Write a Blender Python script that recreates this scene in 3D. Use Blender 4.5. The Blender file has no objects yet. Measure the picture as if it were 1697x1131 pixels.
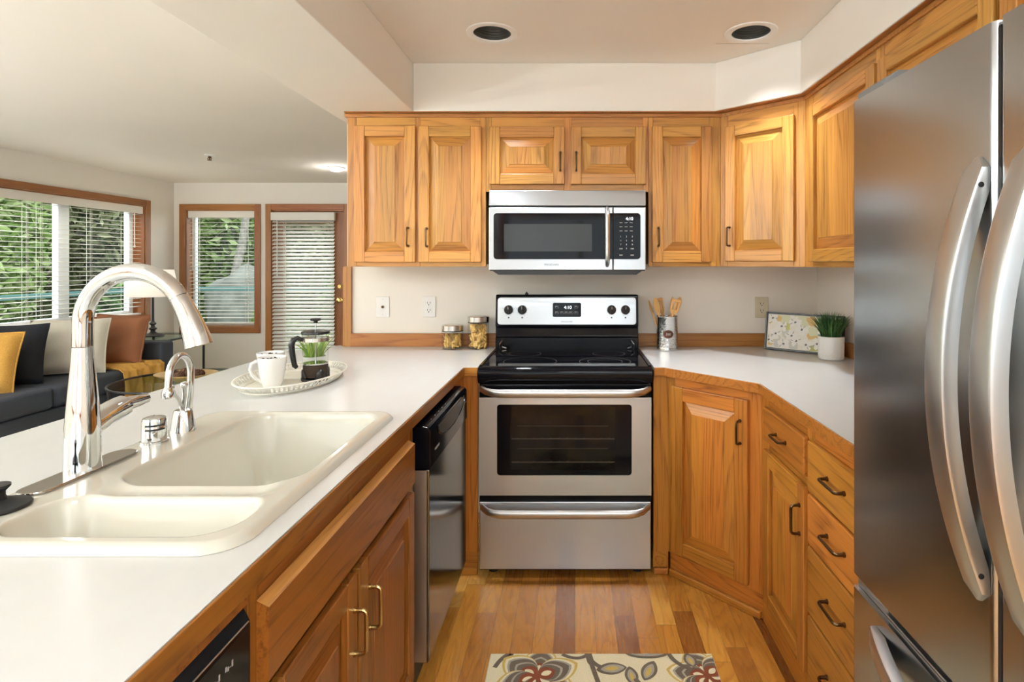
import bpy, bmesh, math, random
from mathutils import Vector, Matrix
random.seed(11)
S = bpy.context.scene
COL = S.collection
PI = math.pi

# ------------------------------------------------------------------ camera
CZ = 1.3645                      # eye height, metres
FPX = 935.0                      # focal length in pixels of the 1697x1131 frame
cam_d = bpy.data.cameras.new('camera')
cam = bpy.data.objects.new('camera', cam_d)
COL.objects.link(cam)
cam.location = (0, 0, CZ)
cam.rotation_euler = (PI / 2, 0, 0)
cam_d.sensor_width = 36.0
cam_d.lens = 36.0 * FPX / 1697.0
cam_d.shift_x = (848.5 - 953.0) / 1697.0
cam_d.shift_y = (438.0 - 565.5) / 1697.0
cam_d.clip_start = 0.02
S.camera = cam

# ------------------------------------------------------------------ view, world, daylight
S.view_settings.view_transform = 'Standard'
S.view_settings.look = 'None'
S.view_settings.gamma = 1.0
S.view_settings.use_curve_mapping = False
S.view_settings.exposure = 0.43
try:
    S.cycles.max_bounces = 14
    S.cycles.diffuse_bounces = 7
    S.cycles.glossy_bounces = 6
    S.cycles.transparent_max_bounces = 24
    S.cycles.sample_clamp_indirect = 6.0
    S.cycles.caustics_reflective = False
    S.cycles.caustics_refractive = False
except Exception:
    pass
W = bpy.data.worlds.new('sky')
S.world = W
W.use_nodes = True
bg = W.node_tree.nodes['Background']
bg.inputs['Color'].default_value = (0.86, 0.93, 1.0, 1)
bg.inputs['Strength'].default_value = 2.1


def area(name, loc, rot, sx, sy, power, col=(1, 1, 1), spread=PI):
    d = bpy.data.lights.new(name, 'AREA')
    d.shape = 'RECTANGLE'
    d.size, d.size_y = sx, sy
    d.energy = power
    d.color = col
    d.spread = spread
    o = bpy.data.objects.new(name, d)
    COL.objects.link(o)
    o.location = loc
    o.rotation_euler = rot
    return o


# daylight: sky light falling in at the windows (the lights stand outside, above the window heads)
area('daylight_rear_window', (0.1, -2.80, 1.45), (PI / 2, 0, 0), 2.2, 1.4, 2.5, (0.90, 0.96, 1.0))
area('daylight_dining_window', (-2.75, -2.80, 1.45), (PI / 2, 0, 0), 2.3, 1.4, 2.5, (0.90, 0.96, 1.0))
area('daylight_side_window', (-5.75, 4.6, 2.75), (math.radians(52), 0, -PI / 2), 3.6, 1.0, 130, (0.97, 0.99, 1.0))
area('daylight_far_window', (-3.8, 7.75, 2.75), (math.radians(52), 0, PI), 2.4, 1.0, 30, (0.97, 0.99, 1.0))


# ------------------------------------------------------------------ mesh helpers
class MB:
    def __init__(s):
        s.v, s.f, s.m, s.s = [], [], [], []

    def add(s, vs, fs, mi=0, smooth=False):
        b = len(s.v)
        s.v += [tuple(p) for p in vs]
        for f in fs:
            s.f.append([b + i for i in f])
            s.m.append(mi)
            s.s.append(smooth)
        return s

    def box(s, x0, x1, y0, y1, z0, z1, mi=0):
        vs = [(x, y, z) for x in (x0, x1) for y in (y0, y1) for z in (z0, z1)]
        return s.add(vs, [(0, 1, 3, 2), (4, 6, 7, 5), (0, 4, 5, 1), (2, 3, 7, 6), (0, 2, 6, 4), (1, 5, 7, 3)], mi)

    def prism(s, poly, a0, a1, axis='z', mi=0, smooth=False):
        def P(p, a):
            if axis == 'z':
                return (p[0], p[1], a)
            if axis == 'y':
                return (p[0], a, p[1])
            return (a, p[0], p[1])
        n = len(poly)
        vs = [P(p, a0) for p in poly] + [P(p, a1) for p in poly]
        s.add(vs, [list(range(n)), list(range(2 * n - 1, n - 1, -1))], mi)
        b = len(s.v) - 2 * n
        for i in range(n):
            j = (i + 1) % n
            s.f.append([b + i, b + j, b + n + j, b + n + i])
            s.m.append(mi)
            s.s.append(smooth)
        return s

    def loft(s, loops, mi=0, smooth=True, cap0=True, cap1=True, closed=False):
        n = len(loops[0])
        vs = [p for L in loops for p in L]
        fs = []
        R = len(loops)
        for k in range(R if closed else R - 1):
            a, b = k * n, ((k + 1) % R) * n
            for i in range(n):
                j = (i + 1) % n
                fs.append((a + i, a + j, b + j, b + i))
        s.add(vs, fs, mi, smooth)
        if not closed:
            b0 = len(s.v) - R * n
            if cap0:
                s.f.append([b0 + i for i in range(n)][::-1]); s.m.append(mi); s.s.append(False)
            if cap1:
                s.f.append([b0 + (R - 1) * n + i for i in range(n)]); s.m.append(mi); s.s.append(False)
        return s

    def lathe(s, prof, c=(0, 0, 0), seg=28, mi=0, smooth=True, cap0=True, cap1=True, sx=1, sy=1):
        loops = []
        for r, z in prof:
            r = max(r, 1e-5)
            loops.append([(c[0] + sx * r * math.cos(2 * PI * i / seg), c[1] + sy * r * math.sin(2 * PI * i / seg), c[2] + z) for i in range(seg)])
        return s.loft(loops, mi, smooth, cap0, cap1)

    def tube(s, pts, r, seg=10, mi=0, caps=True, flat=1.0, closed=False):
        P = [Vector(p) for p in pts]
        n = len(P)
        rs = r if isinstance(r, (list, tuple)) else [r] * n
        T = []
        for i in range(n):
            if closed:
                t = P[(i + 1) % n] - P[i - 1]
            else:
                t = P[min(i + 1, n - 1)] - P[max(i - 1, 0)]
            T.append(t.normalized())
        up = Vector((0, 0, 1)) if abs(T[0].z) < 0.9 else Vector((0, 1, 0))
        N = (up - T[0] * up.dot(T[0])).normalized()
        loops = []
        for i in range(n):
            N = (N - T[i] * N.dot(T[i]))
            if N.length < 1e-6:
                N = Vector((1, 0, 0))
            N.normalize()
            B = T[i].cross(N)
            loops.append([tuple(P[i] + N * (rs[i] * math.cos(2 * PI * k / seg)) + B * (flat * rs[i] * math.sin(2 * PI * k / seg))) for k in range(seg)])
        return s.loft(loops, mi, True, caps, caps, closed)

    def ball(s, c, r, seg=14, rings=8, mi=0, scale=(1, 1, 1)):
        prof = [(r * math.sin(PI * k / rings), -r * math.cos(PI * k / rings)) for k in range(rings + 1)]
        loops = []
        for rr, z in prof:
            rr = max(rr, 1e-5)
            loops.append([(c[0] + scale[0] * rr * math.cos(2 * PI * i / seg), c[1] + scale[1] * rr * math.sin(2 * PI * i / seg), c[2] + scale[2] * z) for i in range(seg)])
        return s.loft(loops, mi, True)

    def move(s, M):
        s.v = [tuple(M @ Vector(p)) for p in s.v]
        return s

    def build(s, name, mats, parent=None, bevel=0.0, seg=2, loc=(0, 0, 0), rot=(0, 0, 0), recalc=True, sharp=35):
        me = bpy.data.meshes.new(name)
        me.from_pydata(s.v, [], s.f)
        me.polygons.foreach_set('use_smooth', s.s)
        me.polygons.foreach_set('material_index', s.m)
        for m in (mats if isinstance(mats, (list, tuple)) else [mats]):
            me.materials.append(m)
        if recalc:
            bm = bmesh.new(); bm.from_mesh(me)
            bmesh.ops.recalc_face_normals(bm, faces=bm.faces)
            bm.to_mesh(me); bm.free()
        if any(s.s):
            me.set_sharp_from_angle(angle=math.radians(sharp))
        me.update()
        o = bpy.data.objects.new(name, me)
        COL.objects.link(o)
        o.location = loc
        o.rotation_euler = rot
        if parent is not None:
            o.parent = parent
        if bevel:
            b = o.modifiers.new('bevel', 'BEVEL')
            b.width = bevel; b.segments = seg; b.limit_method = 'ANGLE'; b.angle_limit = math.radians(40)
        return o


def thing(name, label, cat, loc=(0, 0, 0), rz=0.0, group=None, rot=None):
    o = bpy.data.objects.new(name, None)
    COL.objects.link(o)
    o.empty_display_size = 0.05
    o.location = loc
    o.rotation_euler = rot if rot else (0, 0, rz)
    o['label'] = label; o['category'] = cat
    if group:
        o['group'] = group
    return o


def tag(o, label, cat, group=None, kind=None):
    o['label'] = label; o['category'] = cat
    if group:
        o['group'] = group
    if kind:
        o['kind'] = kind
    return o


def struct(o, label=None):
    o['kind'] = 'structure'
    if label:
        o['label'] = label
    return o


def rrect(x0, x1, y0, y1, r, n=5):
    out = []
    for cx, cy, a0 in ((x1 - r, y1 - r, 0), (x0 + r, y1 - r, 90), (x0 + r, y0 + r, 180), (x1 - r, y0 + r, 270)):
        for k in range(n + 1):
            a = math.radians(a0 + 90 * k / n)
            out.append((cx + r * math.cos(a), cy + r * math.sin(a)))
    return out


def arc(cx, cy, r, a0, a1, n):
    return [(cx + r * math.cos(math.radians(a0 + (a1 - a0) * k / n)), cy + r * math.sin(math.radians(a0 + (a1 - a0) * k / n))) for k in range(n + 1)]


def text(name, body, size, loc, rot, m, parent, extrude=0.0004, align='CENTER', sx=1.0):
    cu = bpy.data.curves.new(name, 'FONT')
    cu.body = body; cu.size = size; cu.extrude = extrude
    cu.align_x = align; cu.align_y = 'CENTER'
    tmp = bpy.data.objects.new(name, cu)
    COL.objects.link(tmp)
    dg = bpy.context.evaluated_depsgraph_get()
    me = bpy.data.meshes.new_from_object(tmp.evaluated_get(dg))
    bpy.data.objects.remove(tmp)
    me.materials.clear(); me.materials.append(m)
    o = bpy.data.objects.new(name, me)
    COL.objects.link(o)
    o.location = loc; o.rotation_euler = rot; o.scale = (sx, 1, 1)
    if parent is not None:
        o.parent = parent
    return o


# ------------------------------------------------------------------ materials
def new_mat(name):
    m = bpy.data.materials.new(name)
    m.use_nodes = True
    nt = m.node_tree
    return m, nt, nt.nodes['Principled BSDF']


def plain(name, col, rough=0.5, metal=0.0, spec=0.5, coat=0.0, emit=None, estr=0.0, trans=0.0, ior=1.45, sub=0.0):
    m, nt, p = new_mat(name)
    p.inputs['Base Color'].default_value = (*col, 1)
    p.inputs['Roughness'].default_value = rough
    p.inputs['Metallic'].default_value = metal
    p.inputs['Specular IOR Level'].default_value = spec
    p.inputs['Coat Weight'].default_value = coat
    p.inputs['Coat Roughness'].default_value = 0.08
    p.inputs['Transmission Weight'].default_value = trans
    p.inputs['IOR'].default_value = ior
    if emit:
        p.inputs['Emission Color'].default_value = (*emit, 1)
        p.inputs['Emission Strength'].default_value = estr
    return m


def N(nt, t, **kw):
    n = nt.nodes.new(t)
    for k, v in kw.items():
        setattr(n, k, v)
    return n


def math_n(nt, op, a, b=None, c=None):
    n = N(nt, 'ShaderNodeMath', operation=op)
    for i, x in enumerate((a, b, c)):
        if x is None:
            continue
        if isinstance(x, (int, float)):
            n.inputs[i].default_value = x
        else:
            nt.links.new(x, n.inputs[i])
    return n.outputs[0]


def ramp(nt, fac, stops, interp='LINEAR'):
    r = N(nt, 'ShaderNodeValToRGB')
    r.color_ramp.interpolation = interp
    e = r.color_ramp.elements
    while len(e) < len(stops):
        e.new(0.5)
    for el, (p, c) in zip(e, stops):
        el.position = p
        el.color = (*c, 1) if len(c) == 3 else c
    nt.links.new(fac, r.inputs[0])
    return r.outputs[0]


def noisy(name, col, amt=0.06, scale=8.0, rough=0.6, bump=0.0, bscale=200.0, spec=0.4, metal=0.0, coat=0.0):
    """plain colour with a little mottling and an optional fine bump"""
    m, nt, p = new_mat(name)
    tc = N(nt, 'ShaderNodeTexCoord')
    nz = N(nt, 'ShaderNodeTexNoise'); nz.inputs['Scale'].default_value = scale; nz.inputs['Detail'].default_value = 3
    nt.links.new(tc.outputs['Object'], nz.inputs['Vector'])
    a = tuple(max(0, c * (1 - amt)) for c in col); b = tuple(min(1, c * (1 + amt)) for c in col)
    nt.links.new(ramp(nt, nz.outputs['Fac'], [(0.3, a), (0.7, b)]), p.inputs['Base Color'])
    p.inputs['Roughness'].default_value = rough
    p.inputs['Specular IOR Level'].default_value = spec
    p.inputs['Metallic'].default_value = metal
    p.inputs['Coat Weight'].default_value = coat
    if bump:
        n2 = N(nt, 'ShaderNodeTexNoise'); n2.inputs['Scale'].default_value = bscale; n2.inputs['Detail'].default_value = 2
        nt.links.new(tc.outputs['Object'], n2.inputs['Vector'])
        bp = N(nt, 'ShaderNodeBump'); bp.inputs['Strength'].default_value = bump; bp.inputs['Distance'].default_value = 0.002
        nt.links.new(n2.outputs['Fac'], bp.inputs['Height'])
        nt.links.new(bp.outputs['Normal'], p.inputs['Normal'])
    return m


def oak(name, axis, light, dark, boards=0.0, baxis=0, rough=0.33, wear=0.0, tone=0.16):
    """oak with cathedral grain running along `axis`; every board (mesh island) gets its own figure"""
    m, nt, p = new_mat(name)
    L = nt.links.new
    tc = N(nt, 'ShaderNodeTexCoord'); geo = N(nt, 'ShaderNodeNewGeometry'); oi = N(nt, 'ShaderNodeObjectInfo')
    rnd = math_n(nt, 'ADD', geo.outputs['Random Per Island'], oi.outputs['Random'])
    sp = N(nt, 'ShaderNodeSeparateXYZ'); L(tc.outputs['Object'], sp.inputs[0])
    if boards:
        cell = math_n(nt, 'FLOOR', math_n(nt, 'DIVIDE', sp.outputs[baxis], boards))
        wn = N(nt, 'ShaderNodeTexWhiteNoise', noise_dimensions='2D')
        cv = N(nt, 'ShaderNodeCombineXYZ'); L(cell, cv.inputs[0]); L(rnd, cv.inputs[1])
        L(cv.outputs[0], wn.inputs['Vector'])
        rnd = wn.outputs['Value']
    off = math_n(nt, 'MULTIPLY', rnd, 37.0)
    lo, hi = 0.62, 10.0
    sc = [hi, hi, hi]; sc[axis] = lo
    mp = N(nt, 'ShaderNodeCombineXYZ')
    for i in range(3):
        L(math_n(nt, 'ADD', math_n(nt, 'MULTIPLY', sp.outputs[i], sc[i]), off), mp.inputs[i])
    n1 = N(nt, 'ShaderNodeTexNoise'); n1.inputs['Scale'].default_value = 1.0; n1.inputs['Detail'].default_value = 1.2; n1.inputs['Roughness'].default_value = 0.4
    L(mp.outputs[0], n1.inputs['Vector'])
    rings = math_n(nt, 'FRACT', math_n(nt, 'MULTIPLY', n1.outputs['Fac'], 13.0))
    rr = ramp(nt, rings, [(0.0, (0, 0, 0)), (0.55, (0.15, 0.15, 0.15)), (0.86, (1, 1, 1)), (1.0, (0, 0, 0))])
    sc2 = [210.0, 210.0, 210.0]; sc2[axis] = 7.0
    mp2 = N(nt, 'ShaderNodeCombineXYZ')
    for i in range(3):
        L(math_n(nt, 'ADD', math_n(nt, 'MULTIPLY', sp.outputs[i], sc2[i]), off), mp2.inputs[i])
    n2 = N(nt, 'ShaderNodeTexNoise'); n2.inputs['Scale'].default_value = 1.0; n2.inputs['Detail'].default_value = 2
    L(mp2.outputs[0], n2.inputs['Vector'])
    pores = ramp(nt, n2.outputs['Fac'], [(0.42, (0, 0, 0)), (0.66, (1, 1, 1))])
    fac = math_n(nt, 'ADD', math_n(nt, 'MULTIPLY', rr, 0.33), math_n(nt, 'MULTIPLY', math_n(nt, 'MULTIPLY', pores, math_n(nt, 'ADD', rr, 0.45)), 0.42))
    mix = N(nt, 'ShaderNodeMix', data_type='RGBA'); mix.clamp_factor = True
    L(fac, mix.inputs['Factor'])
    mix.inputs['A'].default_value = (*light, 1); mix.inputs['B'].default_value = (*dark, 1)
    hs = N(nt, 'ShaderNodeHueSaturation')
    fr = math_n(nt, 'FRACT', math_n(nt, 'MULTIPLY', rnd, 7.31))
    L(math_n(nt, 'ADD', math_n(nt, 'MULTIPLY', fr, 2 * tone), 1.0 - tone), hs.inputs['Value'])
    fr2 = math_n(nt, 'FRACT', math_n(nt, 'MULTIPLY', rnd, 3.77))
    L(math_n(nt, 'ADD', math_n(nt, 'MULTIPLY', fr2, 0.014), 0.493), hs.inputs['Hue'])
    L(mix.outputs['Result'], hs.inputs['Color'])
    L(hs.outputs['Color'], p.inputs['Base Color'])
    p.inputs['Roughness'].default_value = rough
    p.inputs['Specular IOR Level'].default_value = 0.45
    bp = N(nt, 'ShaderNodeBump'); bp.inputs['Strength'].default_value = 0.12; bp.inputs['Distance'].default_value = 0.001; bp.invert = True
    L(fac, bp.inputs['Height']); L(bp.outputs['Normal'], p.inputs['Normal'])
    return m


def steel(name, axis, col=(0.50, 0.53, 0.56), rough=0.27, streak=0.03, aniso=0.0):
    """brushed metal; brushing lines along `axis`"""
    m, nt, p = new_mat(name)
    L = nt.links.new
    tc = N(nt, 'ShaderNodeTexCoord')
    mp = N(nt, 'ShaderNodeMapping'); L(tc.outputs['Object'], mp.inputs['Vector'])
    sc = [900.0, 900.0, 900.0]; sc[axis] = 3.0
    mp.inputs['Scale'].default_value = sc
    nz = N(nt, 'ShaderNodeTexNoise'); nz.inputs['Scale'].default_value = 1.0; nz.inputs['Detail'].default_value = 3
    L(mp.outputs[0], nz.inputs['Vector'])
    a = tuple(c * 0.994 for c in col); b = tuple(min(1, c * 1.006) for c in col)
    L(ramp(nt, nz.outputs['Fac'], [(0.3, a), (0.7, b)]), p.inputs['Base Color'])
    L(math_n(nt, 'ADD', math_n(nt, 'MULTIPLY', nz.outputs['Fac'], streak), rough - streak / 2), p.inputs['Roughness'])
    p.inputs['Metallic'].default_value = 1.0
    if aniso:       # brushing stretches highlights across the brush lines
        tg = N(nt, 'ShaderNodeTangent'); tg.direction_type = 'RADIAL'; tg.axis = 'Z'
        L(tg.outputs[0], p.inputs['Tangent'])
        p.inputs['Anisotropic'].default_value = abs(aniso)
        p.inputs['Anisotropic Rotation'].default_value = 0.25 if aniso > 0 else 0.0
    return m


def thin_glass(name, tint=(1, 1, 1), refl=0.06, rough=0.0):
    m, nt, p = new_mat(name)
    nt.nodes.remove(p)
    out = nt.nodes['Material Output']
    tr = N(nt, 'ShaderNodeBsdfTransparent'); tr.inputs[0].default_value = (*tint, 1)
    gl = N(nt, 'ShaderNodeBsdfGlossy'); gl.inputs['Roughness'].default_value = rough
    lw = N(nt, 'ShaderNodeFresnel'); lw.inputs['IOR'].default_value = 1.45
    mx = N(nt, 'ShaderNodeMixShader')
    gm = N(nt, 'ShaderNodeNewGeometry')
    front = math_n(nt, 'SUBTRACT', 1.0, gm.outputs['Backfacing'])
    nt.links.new(math_n(nt, 'MULTIPLY', math_n(nt, 'MULTIPLY', lw.outputs[0], refl / 0.05 * 0.6), front), mx.inputs[0])
    nt.links.new(tr.outputs[0], mx.inputs[1]); nt.links.new(gl.outputs[0], mx.inputs[2])
    nt.links.new(mx.outputs[0], out.inputs[0])
    return m


def floor_mat():
    m, nt, p = new_mat('oak_strip_floor')
    L = nt.links.new
    tc = N(nt, 'ShaderNodeTexCoord'); sp = N(nt, 'ShaderNodeSeparateXYZ'); L(tc.outputs['Object'], sp.inputs[0])
    wdt = 0.0765
    xr = math_n(nt, 'DIVIDE', sp.outputs[0], wdt)
    row = math_n(nt, 'FLOOR', xr)
    wr = N(nt, 'ShaderNodeTexWhiteNoise', noise_dimensions='1D'); L(row, wr.inputs['W'])
    yr = math_n(nt, 'ADD', math_n(nt, 'DIVIDE', sp.outputs[1], 0.72), math_n(nt, 'MULTIPLY', wr.outputs['Value'], 9.0))
    col_ = math_n(nt, 'FLOOR', yr)
    cv = N(nt, 'ShaderNodeCombineXYZ'); L(row, cv.inputs[0]); L(col_, cv.inputs[1])
    wn = N(nt, 'ShaderNodeTexWhiteNoise', noise_dimensions='2D'); L(cv.outputs[0], wn.inputs['Vector'])
    rnd = wn.outputs['Value']
    off = math_n(nt, 'MULTIPLY', rnd, 53.0)
    def vec(a, b):
        c = N(nt, 'ShaderNodeCombineXYZ')
        L(math_n(nt, 'ADD', math_n(nt, 'MULTIPLY', sp.outputs[0], a), off), c.inputs[0])
        L(math_n(nt, 'ADD', math_n(nt, 'MULTIPLY', sp.outputs[1], b), off), c.inputs[1])
        L(off, c.inputs[2])
        return c.outputs[0]
    n1 = N(nt, 'ShaderNodeTexNoise'); n1.inputs['Scale'].default_value = 1; n1.inputs['Detail'].default_value = 1.5
    L(vec(9.0, 1.6), n1.inputs['Vector'])
    rings = math_n(nt, 'FRACT', math_n(nt, 'MULTIPLY', n1.outputs['Fac'], 14.0))
    rr = ramp(nt, rings, [(0, (0, 0, 0)), (0.6, (0.15, 0.15, 0.15)), (0.88, (1, 1, 1)), (1, (0, 0, 0))])
    n2 = N(nt, 'ShaderNodeTexNoise'); n2.inputs['Scale'].default_value = 1; n2.inputs['Detail'].default_value = 3
    L(vec(190.0, 8.0), n2.inputs['Vector'])
    tone = ramp(nt, rnd, [(0.0, (0.16, 0.054, 0.013)), (0.12, (0.27, 0.098, 0.018)), (0.28, (0.47, 0.195, 0.030)), (0.62, (0.58, 0.27, 0.044)), (1.0, (0.74, 0.42, 0.10))])
    f = math_n(nt, 'ADD', math_n(nt, 'MULTIPLY', rr, 0.38), math_n(nt, 'MULTIPLY', ramp(nt, n2.outputs['Fac'], [(0.4, (0, 0, 0)), (0.7, (1, 1, 1))]), 0.28))
    mul = N(nt, 'ShaderNodeMix', data_type='RGBA', blend_type='MULTIPLY')
    L(f, mul.inputs['Factor']); L(tone, mul.inputs['A']); mul.inputs['B'].default_value = (0.45, 0.28, 0.16, 1)
    fx = math_n(nt, 'FRACT', xr); fy = math_n(nt, 'FRACT', yr)
    ex = math_n(nt, 'LESS_THAN', math_n(nt, 'MINIMUM', fx, math_n(nt, 'SUBTRACT', 1.0, fx)), 0.011)
    ey = math_n(nt, 'LESS_THAN', fy, 0.003)
    gap = math_n(nt, 'MAXIMUM', ex, ey)
    g = N(nt, 'ShaderNodeMix', data_type='RGBA')
    L(math_n(nt, 'MULTIPLY', gap, 0.75), g.inputs['Factor']); L(mul.outputs['Result'], g.inputs['A']); g.inputs['B'].default_value = (0.06, 0.022, 0.006, 1)
    L(g.outputs['Result'], p.inputs['Base Color'])
    p.inputs['Roughness'].default_value = 0.27
    L(math_n(nt, 'ADD', math_n(nt, 'MULTIPLY', n2.outputs['Fac'], 0.12), 0.22), p.inputs['Roughness'])
    return m


def leaf_mat(name, a, b, c):
    m, nt, p = new_mat(name)
    geo = N(nt, 'ShaderNodeNewGeometry')
    nt.links.new(ramp(nt, geo.outputs['Random Per Island'], [(0.0, a), (0.5, b), (1.0, c)]), p.inputs['Base Color'])
    p.inputs['Roughness'].default_value = 0.55
    p.inputs['Specular IOR Level'].default_value = 0.25
    return m


LIGHT, DARK = (0.535, 0.255, 0.058), (0.22, 0.080, 0.015)
M = {}
M['oak_v'] = oak('oak_upright', 2, LIGHT, DARK)
M['oak_h'] = oak('oak_level', 0, LIGHT, DARK)
M['oak_y'] = oak('oak_deep', 1, LIGHT, DARK)
M['oak_panel'] = oak('oak_glued_panel', 2, LIGHT, DARK, boards=0.066, baxis=0)
LL, LD = (0.50, 0.200, 0.032), (0.20, 0.064, 0.010)
M['low_v'] = oak('oak_base_upright', 2, LL, LD)
M['low_h'] = oak('oak_base_level', 0, LL, LD)
M['low_y'] = oak('oak_base_deep', 1, LL, LD)
M['low_panel'] = oak('oak_base_glued_panel', 2, LL, LD, boards=0.075, baxis=0)
PL, PD = (0.27, 0.095, 0.016), (0.10, 0.028, 0.005)  # darker copy of the base oak, the peninsula's shade put into the colour
M['pen_v'] = oak('oak_shaded_upright', 2, PL, PD)
M['pen_h'] = oak('oak_shaded_level', 0, PL, PD)
M['pen_panel'] = oak('oak_shaded_panel', 2, PL, PD, boards=0.08, baxis=0)
M['trim_x'] = oak('oak_trim_x', 0, (0.40, 0.17, 0.045), (0.20, 0.07, 0.016))
M['trim_y'] = oak('oak_trim_y', 1, (0.40, 0.17, 0.045), (0.20, 0.07, 0.016))
M['trim_z'] = oak('oak_trim_z', 2, (0.40, 0.17, 0.045), (0.20, 0.07, 0.016))
M['win_x'] = oak('fir_trim_x', 0, (0.34, 0.135, 0.045), (0.22, 0.08, 0.025))
M['win_y'] = oak('fir_trim_y', 1, (0.34, 0.135, 0.045), (0.22, 0.08, 0.025))
M['win_z'] = oak('fir_trim_z', 2, (0.34, 0.135, 0.045), (0.22, 0.08, 0.025))
M['wall'] = noisy('wall_paint', (0.80, 0.765, 0.705), 0.012, 3, 0.75, 0.05, 350)
M['ceil'] = noisy('ceiling_paint', (0.80, 0.76, 0.70), 0.012, 2, 0.85, 0.08, 300)
M['floor'] = floor_mat()
M['carpet'] = noisy('beige_carpet', (0.58, 0.54, 0.47), 0.1, 60, 0.95, 0.3, 400)
M['laminate'] = noisy('white_laminate', (0.645, 0.66, 0.665), 0.01, 20, 0.24, spec=0.5)
M['sink'] = plain('cream_enamel', (0.64, 0.63, 0.56), 0.13, coat=0.5)
M['chrome'] = plain('polished_chrome', (0.68, 0.69, 0.70), 0.045, 1.0)
M['plate'] = plain('dull_chrome_plate', (0.45, 0.43, 0.40), 0.12, 1.0)
M['steel_h'] = steel('brushed_steel_level', 0, rough=.30, aniso=.6)
M['steel_v'] = steel('brushed_steel_upright', 2)
M['fridge'] = steel('fridge_steel', 1, (0.48, 0.50, 0.52), 0.25, 0.03, aniso=-.55)
M['satin'] = plain('satin_handle_metal', (0.63, 0.64, 0.65), 0.34, 1.0)
M['lid'] = steel('brushed_lid_steel', 2, (0.68, 0.66, 0.63), 0.24)
M['black'] = plain('black_enamel', (0.004, 0.004, 0.006), 0.10, spec=0.18)
M['blackglass'] = plain('black_glass', (0.004, 0.004, 0.006), 0.05, spec=0.2)
M['blackplastic'] = plain('black_plastic', (0.012, 0.012, 0.013), 0.32)
M['rubber'] = noisy('black_rubber', (0.012, 0.012, 0.013), 0.2, 60, 0.55)
M['grey'] = plain('grey_plastic', (0.20, 0.205, 0.21), 0.45)
M['darkgrey'] = plain('dark_grey_panel', (0.05, 0.05, 0.052), 0.5)
M['mwwin'] = plain('microwave_window', (0.04, 0.044, 0.046), 0.12, spec=.25)
M['oveglass'] = thin_glass('oven_door_glass', (0.62, 0.60, 0.58), 0.06)
M['rack'] = plain('oven_rack_wire', (0.62, 0.60, 0.56), 0.35)
M['ring'] = plain('burner_ring_print', (0.22, 0.22, 0.23), 0.2)
M['bronze'] = plain('antique_bronze', (0.13, 0.075, 0.035), 0.30, 1.0)
M['brass'] = plain('aged_brass', (0.50, 0.34, 0.13), 0.25, 1.0)
M['gold'] = plain('polished_brass', (0.80, 0.56, 0.20), 0.15, 1.0)
M['white'] = plain('white_plastic', (0.80, 0.795, 0.78), 0.35)
M['almond'] = plain('almond_plastic', (0.62, 0.56, 0.41), 0.35)
M['slot'] = plain('socket_slot_dark', (0.02, 0.02, 0.02), 0.6)
M['ceramic'] = plain('white_ceramic', (0.82, 0.82, 0.81), 0.12, coat=0.4)
M['pot'] = plain('white_matte_pot', (0.80, 0.80, 0.79), 0.4)
M['traypaint'] = plain('cream_metal_tray', (0.80, 0.775, 0.69), 0.35)
M['clear'] = thin_glass('clear_glass', (0.97, 0.98, 0.97), 0.05)
M['winglass'] = thin_glass('window_glass', (0.97, 0.99, 0.98), 0.03)
M['tableglass'] = thin_glass('green_table_glass', (0.78, 0.90, 0.84), 0.06)
M['coffee'] = noisy('ground_coffee', (0.035, 0.018, 0.010), 0.9, 260, 0.8, 0.6, 400)
M['bean'] = plain('coffee_bean', (0.015, 0.008, 0.005), 0.4)
M['pasta'] = plain('dry_pasta', (0.85, 0.55, 0.19), 0.5)
M['wood_light'] = oak('beech_utensil', 2, (0.68, 0.40, 0.16), (0.52, 0.27, 0.09), tone=0.1)
M['copper'] = plain('copper_badge', (0.10, 0.035, 0.02), 0.4, 0.3)
M['slat'] = plain('white_blind_slat', (0.80, 0.775, 0.72), 0.45)
M['vinyl'] = plain('white_vinyl_frame', (0.80, 0.82, 0.83), 0.4)
M['display'] = plain('lit_digits', (0.9, 0.95, 0.95), 0.5, emit=(0.85, 0.95, 1.0), estr=1.3)
M['print'] = plain('grey_print', (0.45, 0.45, 0.46), 0.5)
M['darkprint'] = plain('dark_print', (0.08, 0.08, 0.085), 0.5)
M['sofa'] = noisy('charcoal_blue_weave', (0.050, 0.057, 0.074), 0.25, 300, 0.9, 0.3, 600)
M['navy'] = noisy('black_navy_cloth', (0.012, 0.014, 0.020), 0.3, 200, 0.85, 0.2, 500)
M['ivory'] = noisy('ivory_linen', (0.70, 0.66, 0.57), 0.06, 180, 0.9, 0.3, 500)
M['rust'] = noisy('rust_brown_cloth', (0.27, 0.105, 0.048), 0.12, 180, 0.9, 0.3, 500)
M['mustard'] = noisy('mustard_knit', (0.62, 0.34, 0.075), 0.12, 120, 0.95, 0.4, 400)
M['shade'] = plain('white_lamp_shade', (0.85, 0.82, 0.75), 0.8, emit=(1.0, 0.90, 0.74), estr=0.45)
M['iron'] = plain('black_iron', (0.012, 0.012, 0.014), 0.38)
M['teal'] = plain('teal_painted_rail', (0.08, 0.19, 0.18), 0.5)
M['rock'] = noisy('grey_rock', (0.24, 0.245, 0.21), 0.35, 4, 0.9, 0.5, 20)
M['bark'] = noisy('pale_bark', (0.36, 0.33, 0.28), 0.3, 12, 0.9, 0.4, 40)
M['ground'] = noisy('lawn_ground', (0.10, 0.16, 0.045), 0.5, 3, 0.95)
M['deck'] = noisy('grey_deck_boards', (0.30, 0.28, 0.25), 0.2, 6, 0.8)
M['leafA'] = leaf_mat('bright_leaves', (0.13, 0.22, 0.045), (0.27, 0.38, 0.11), (0.52, 0.60, 0.30))
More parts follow.
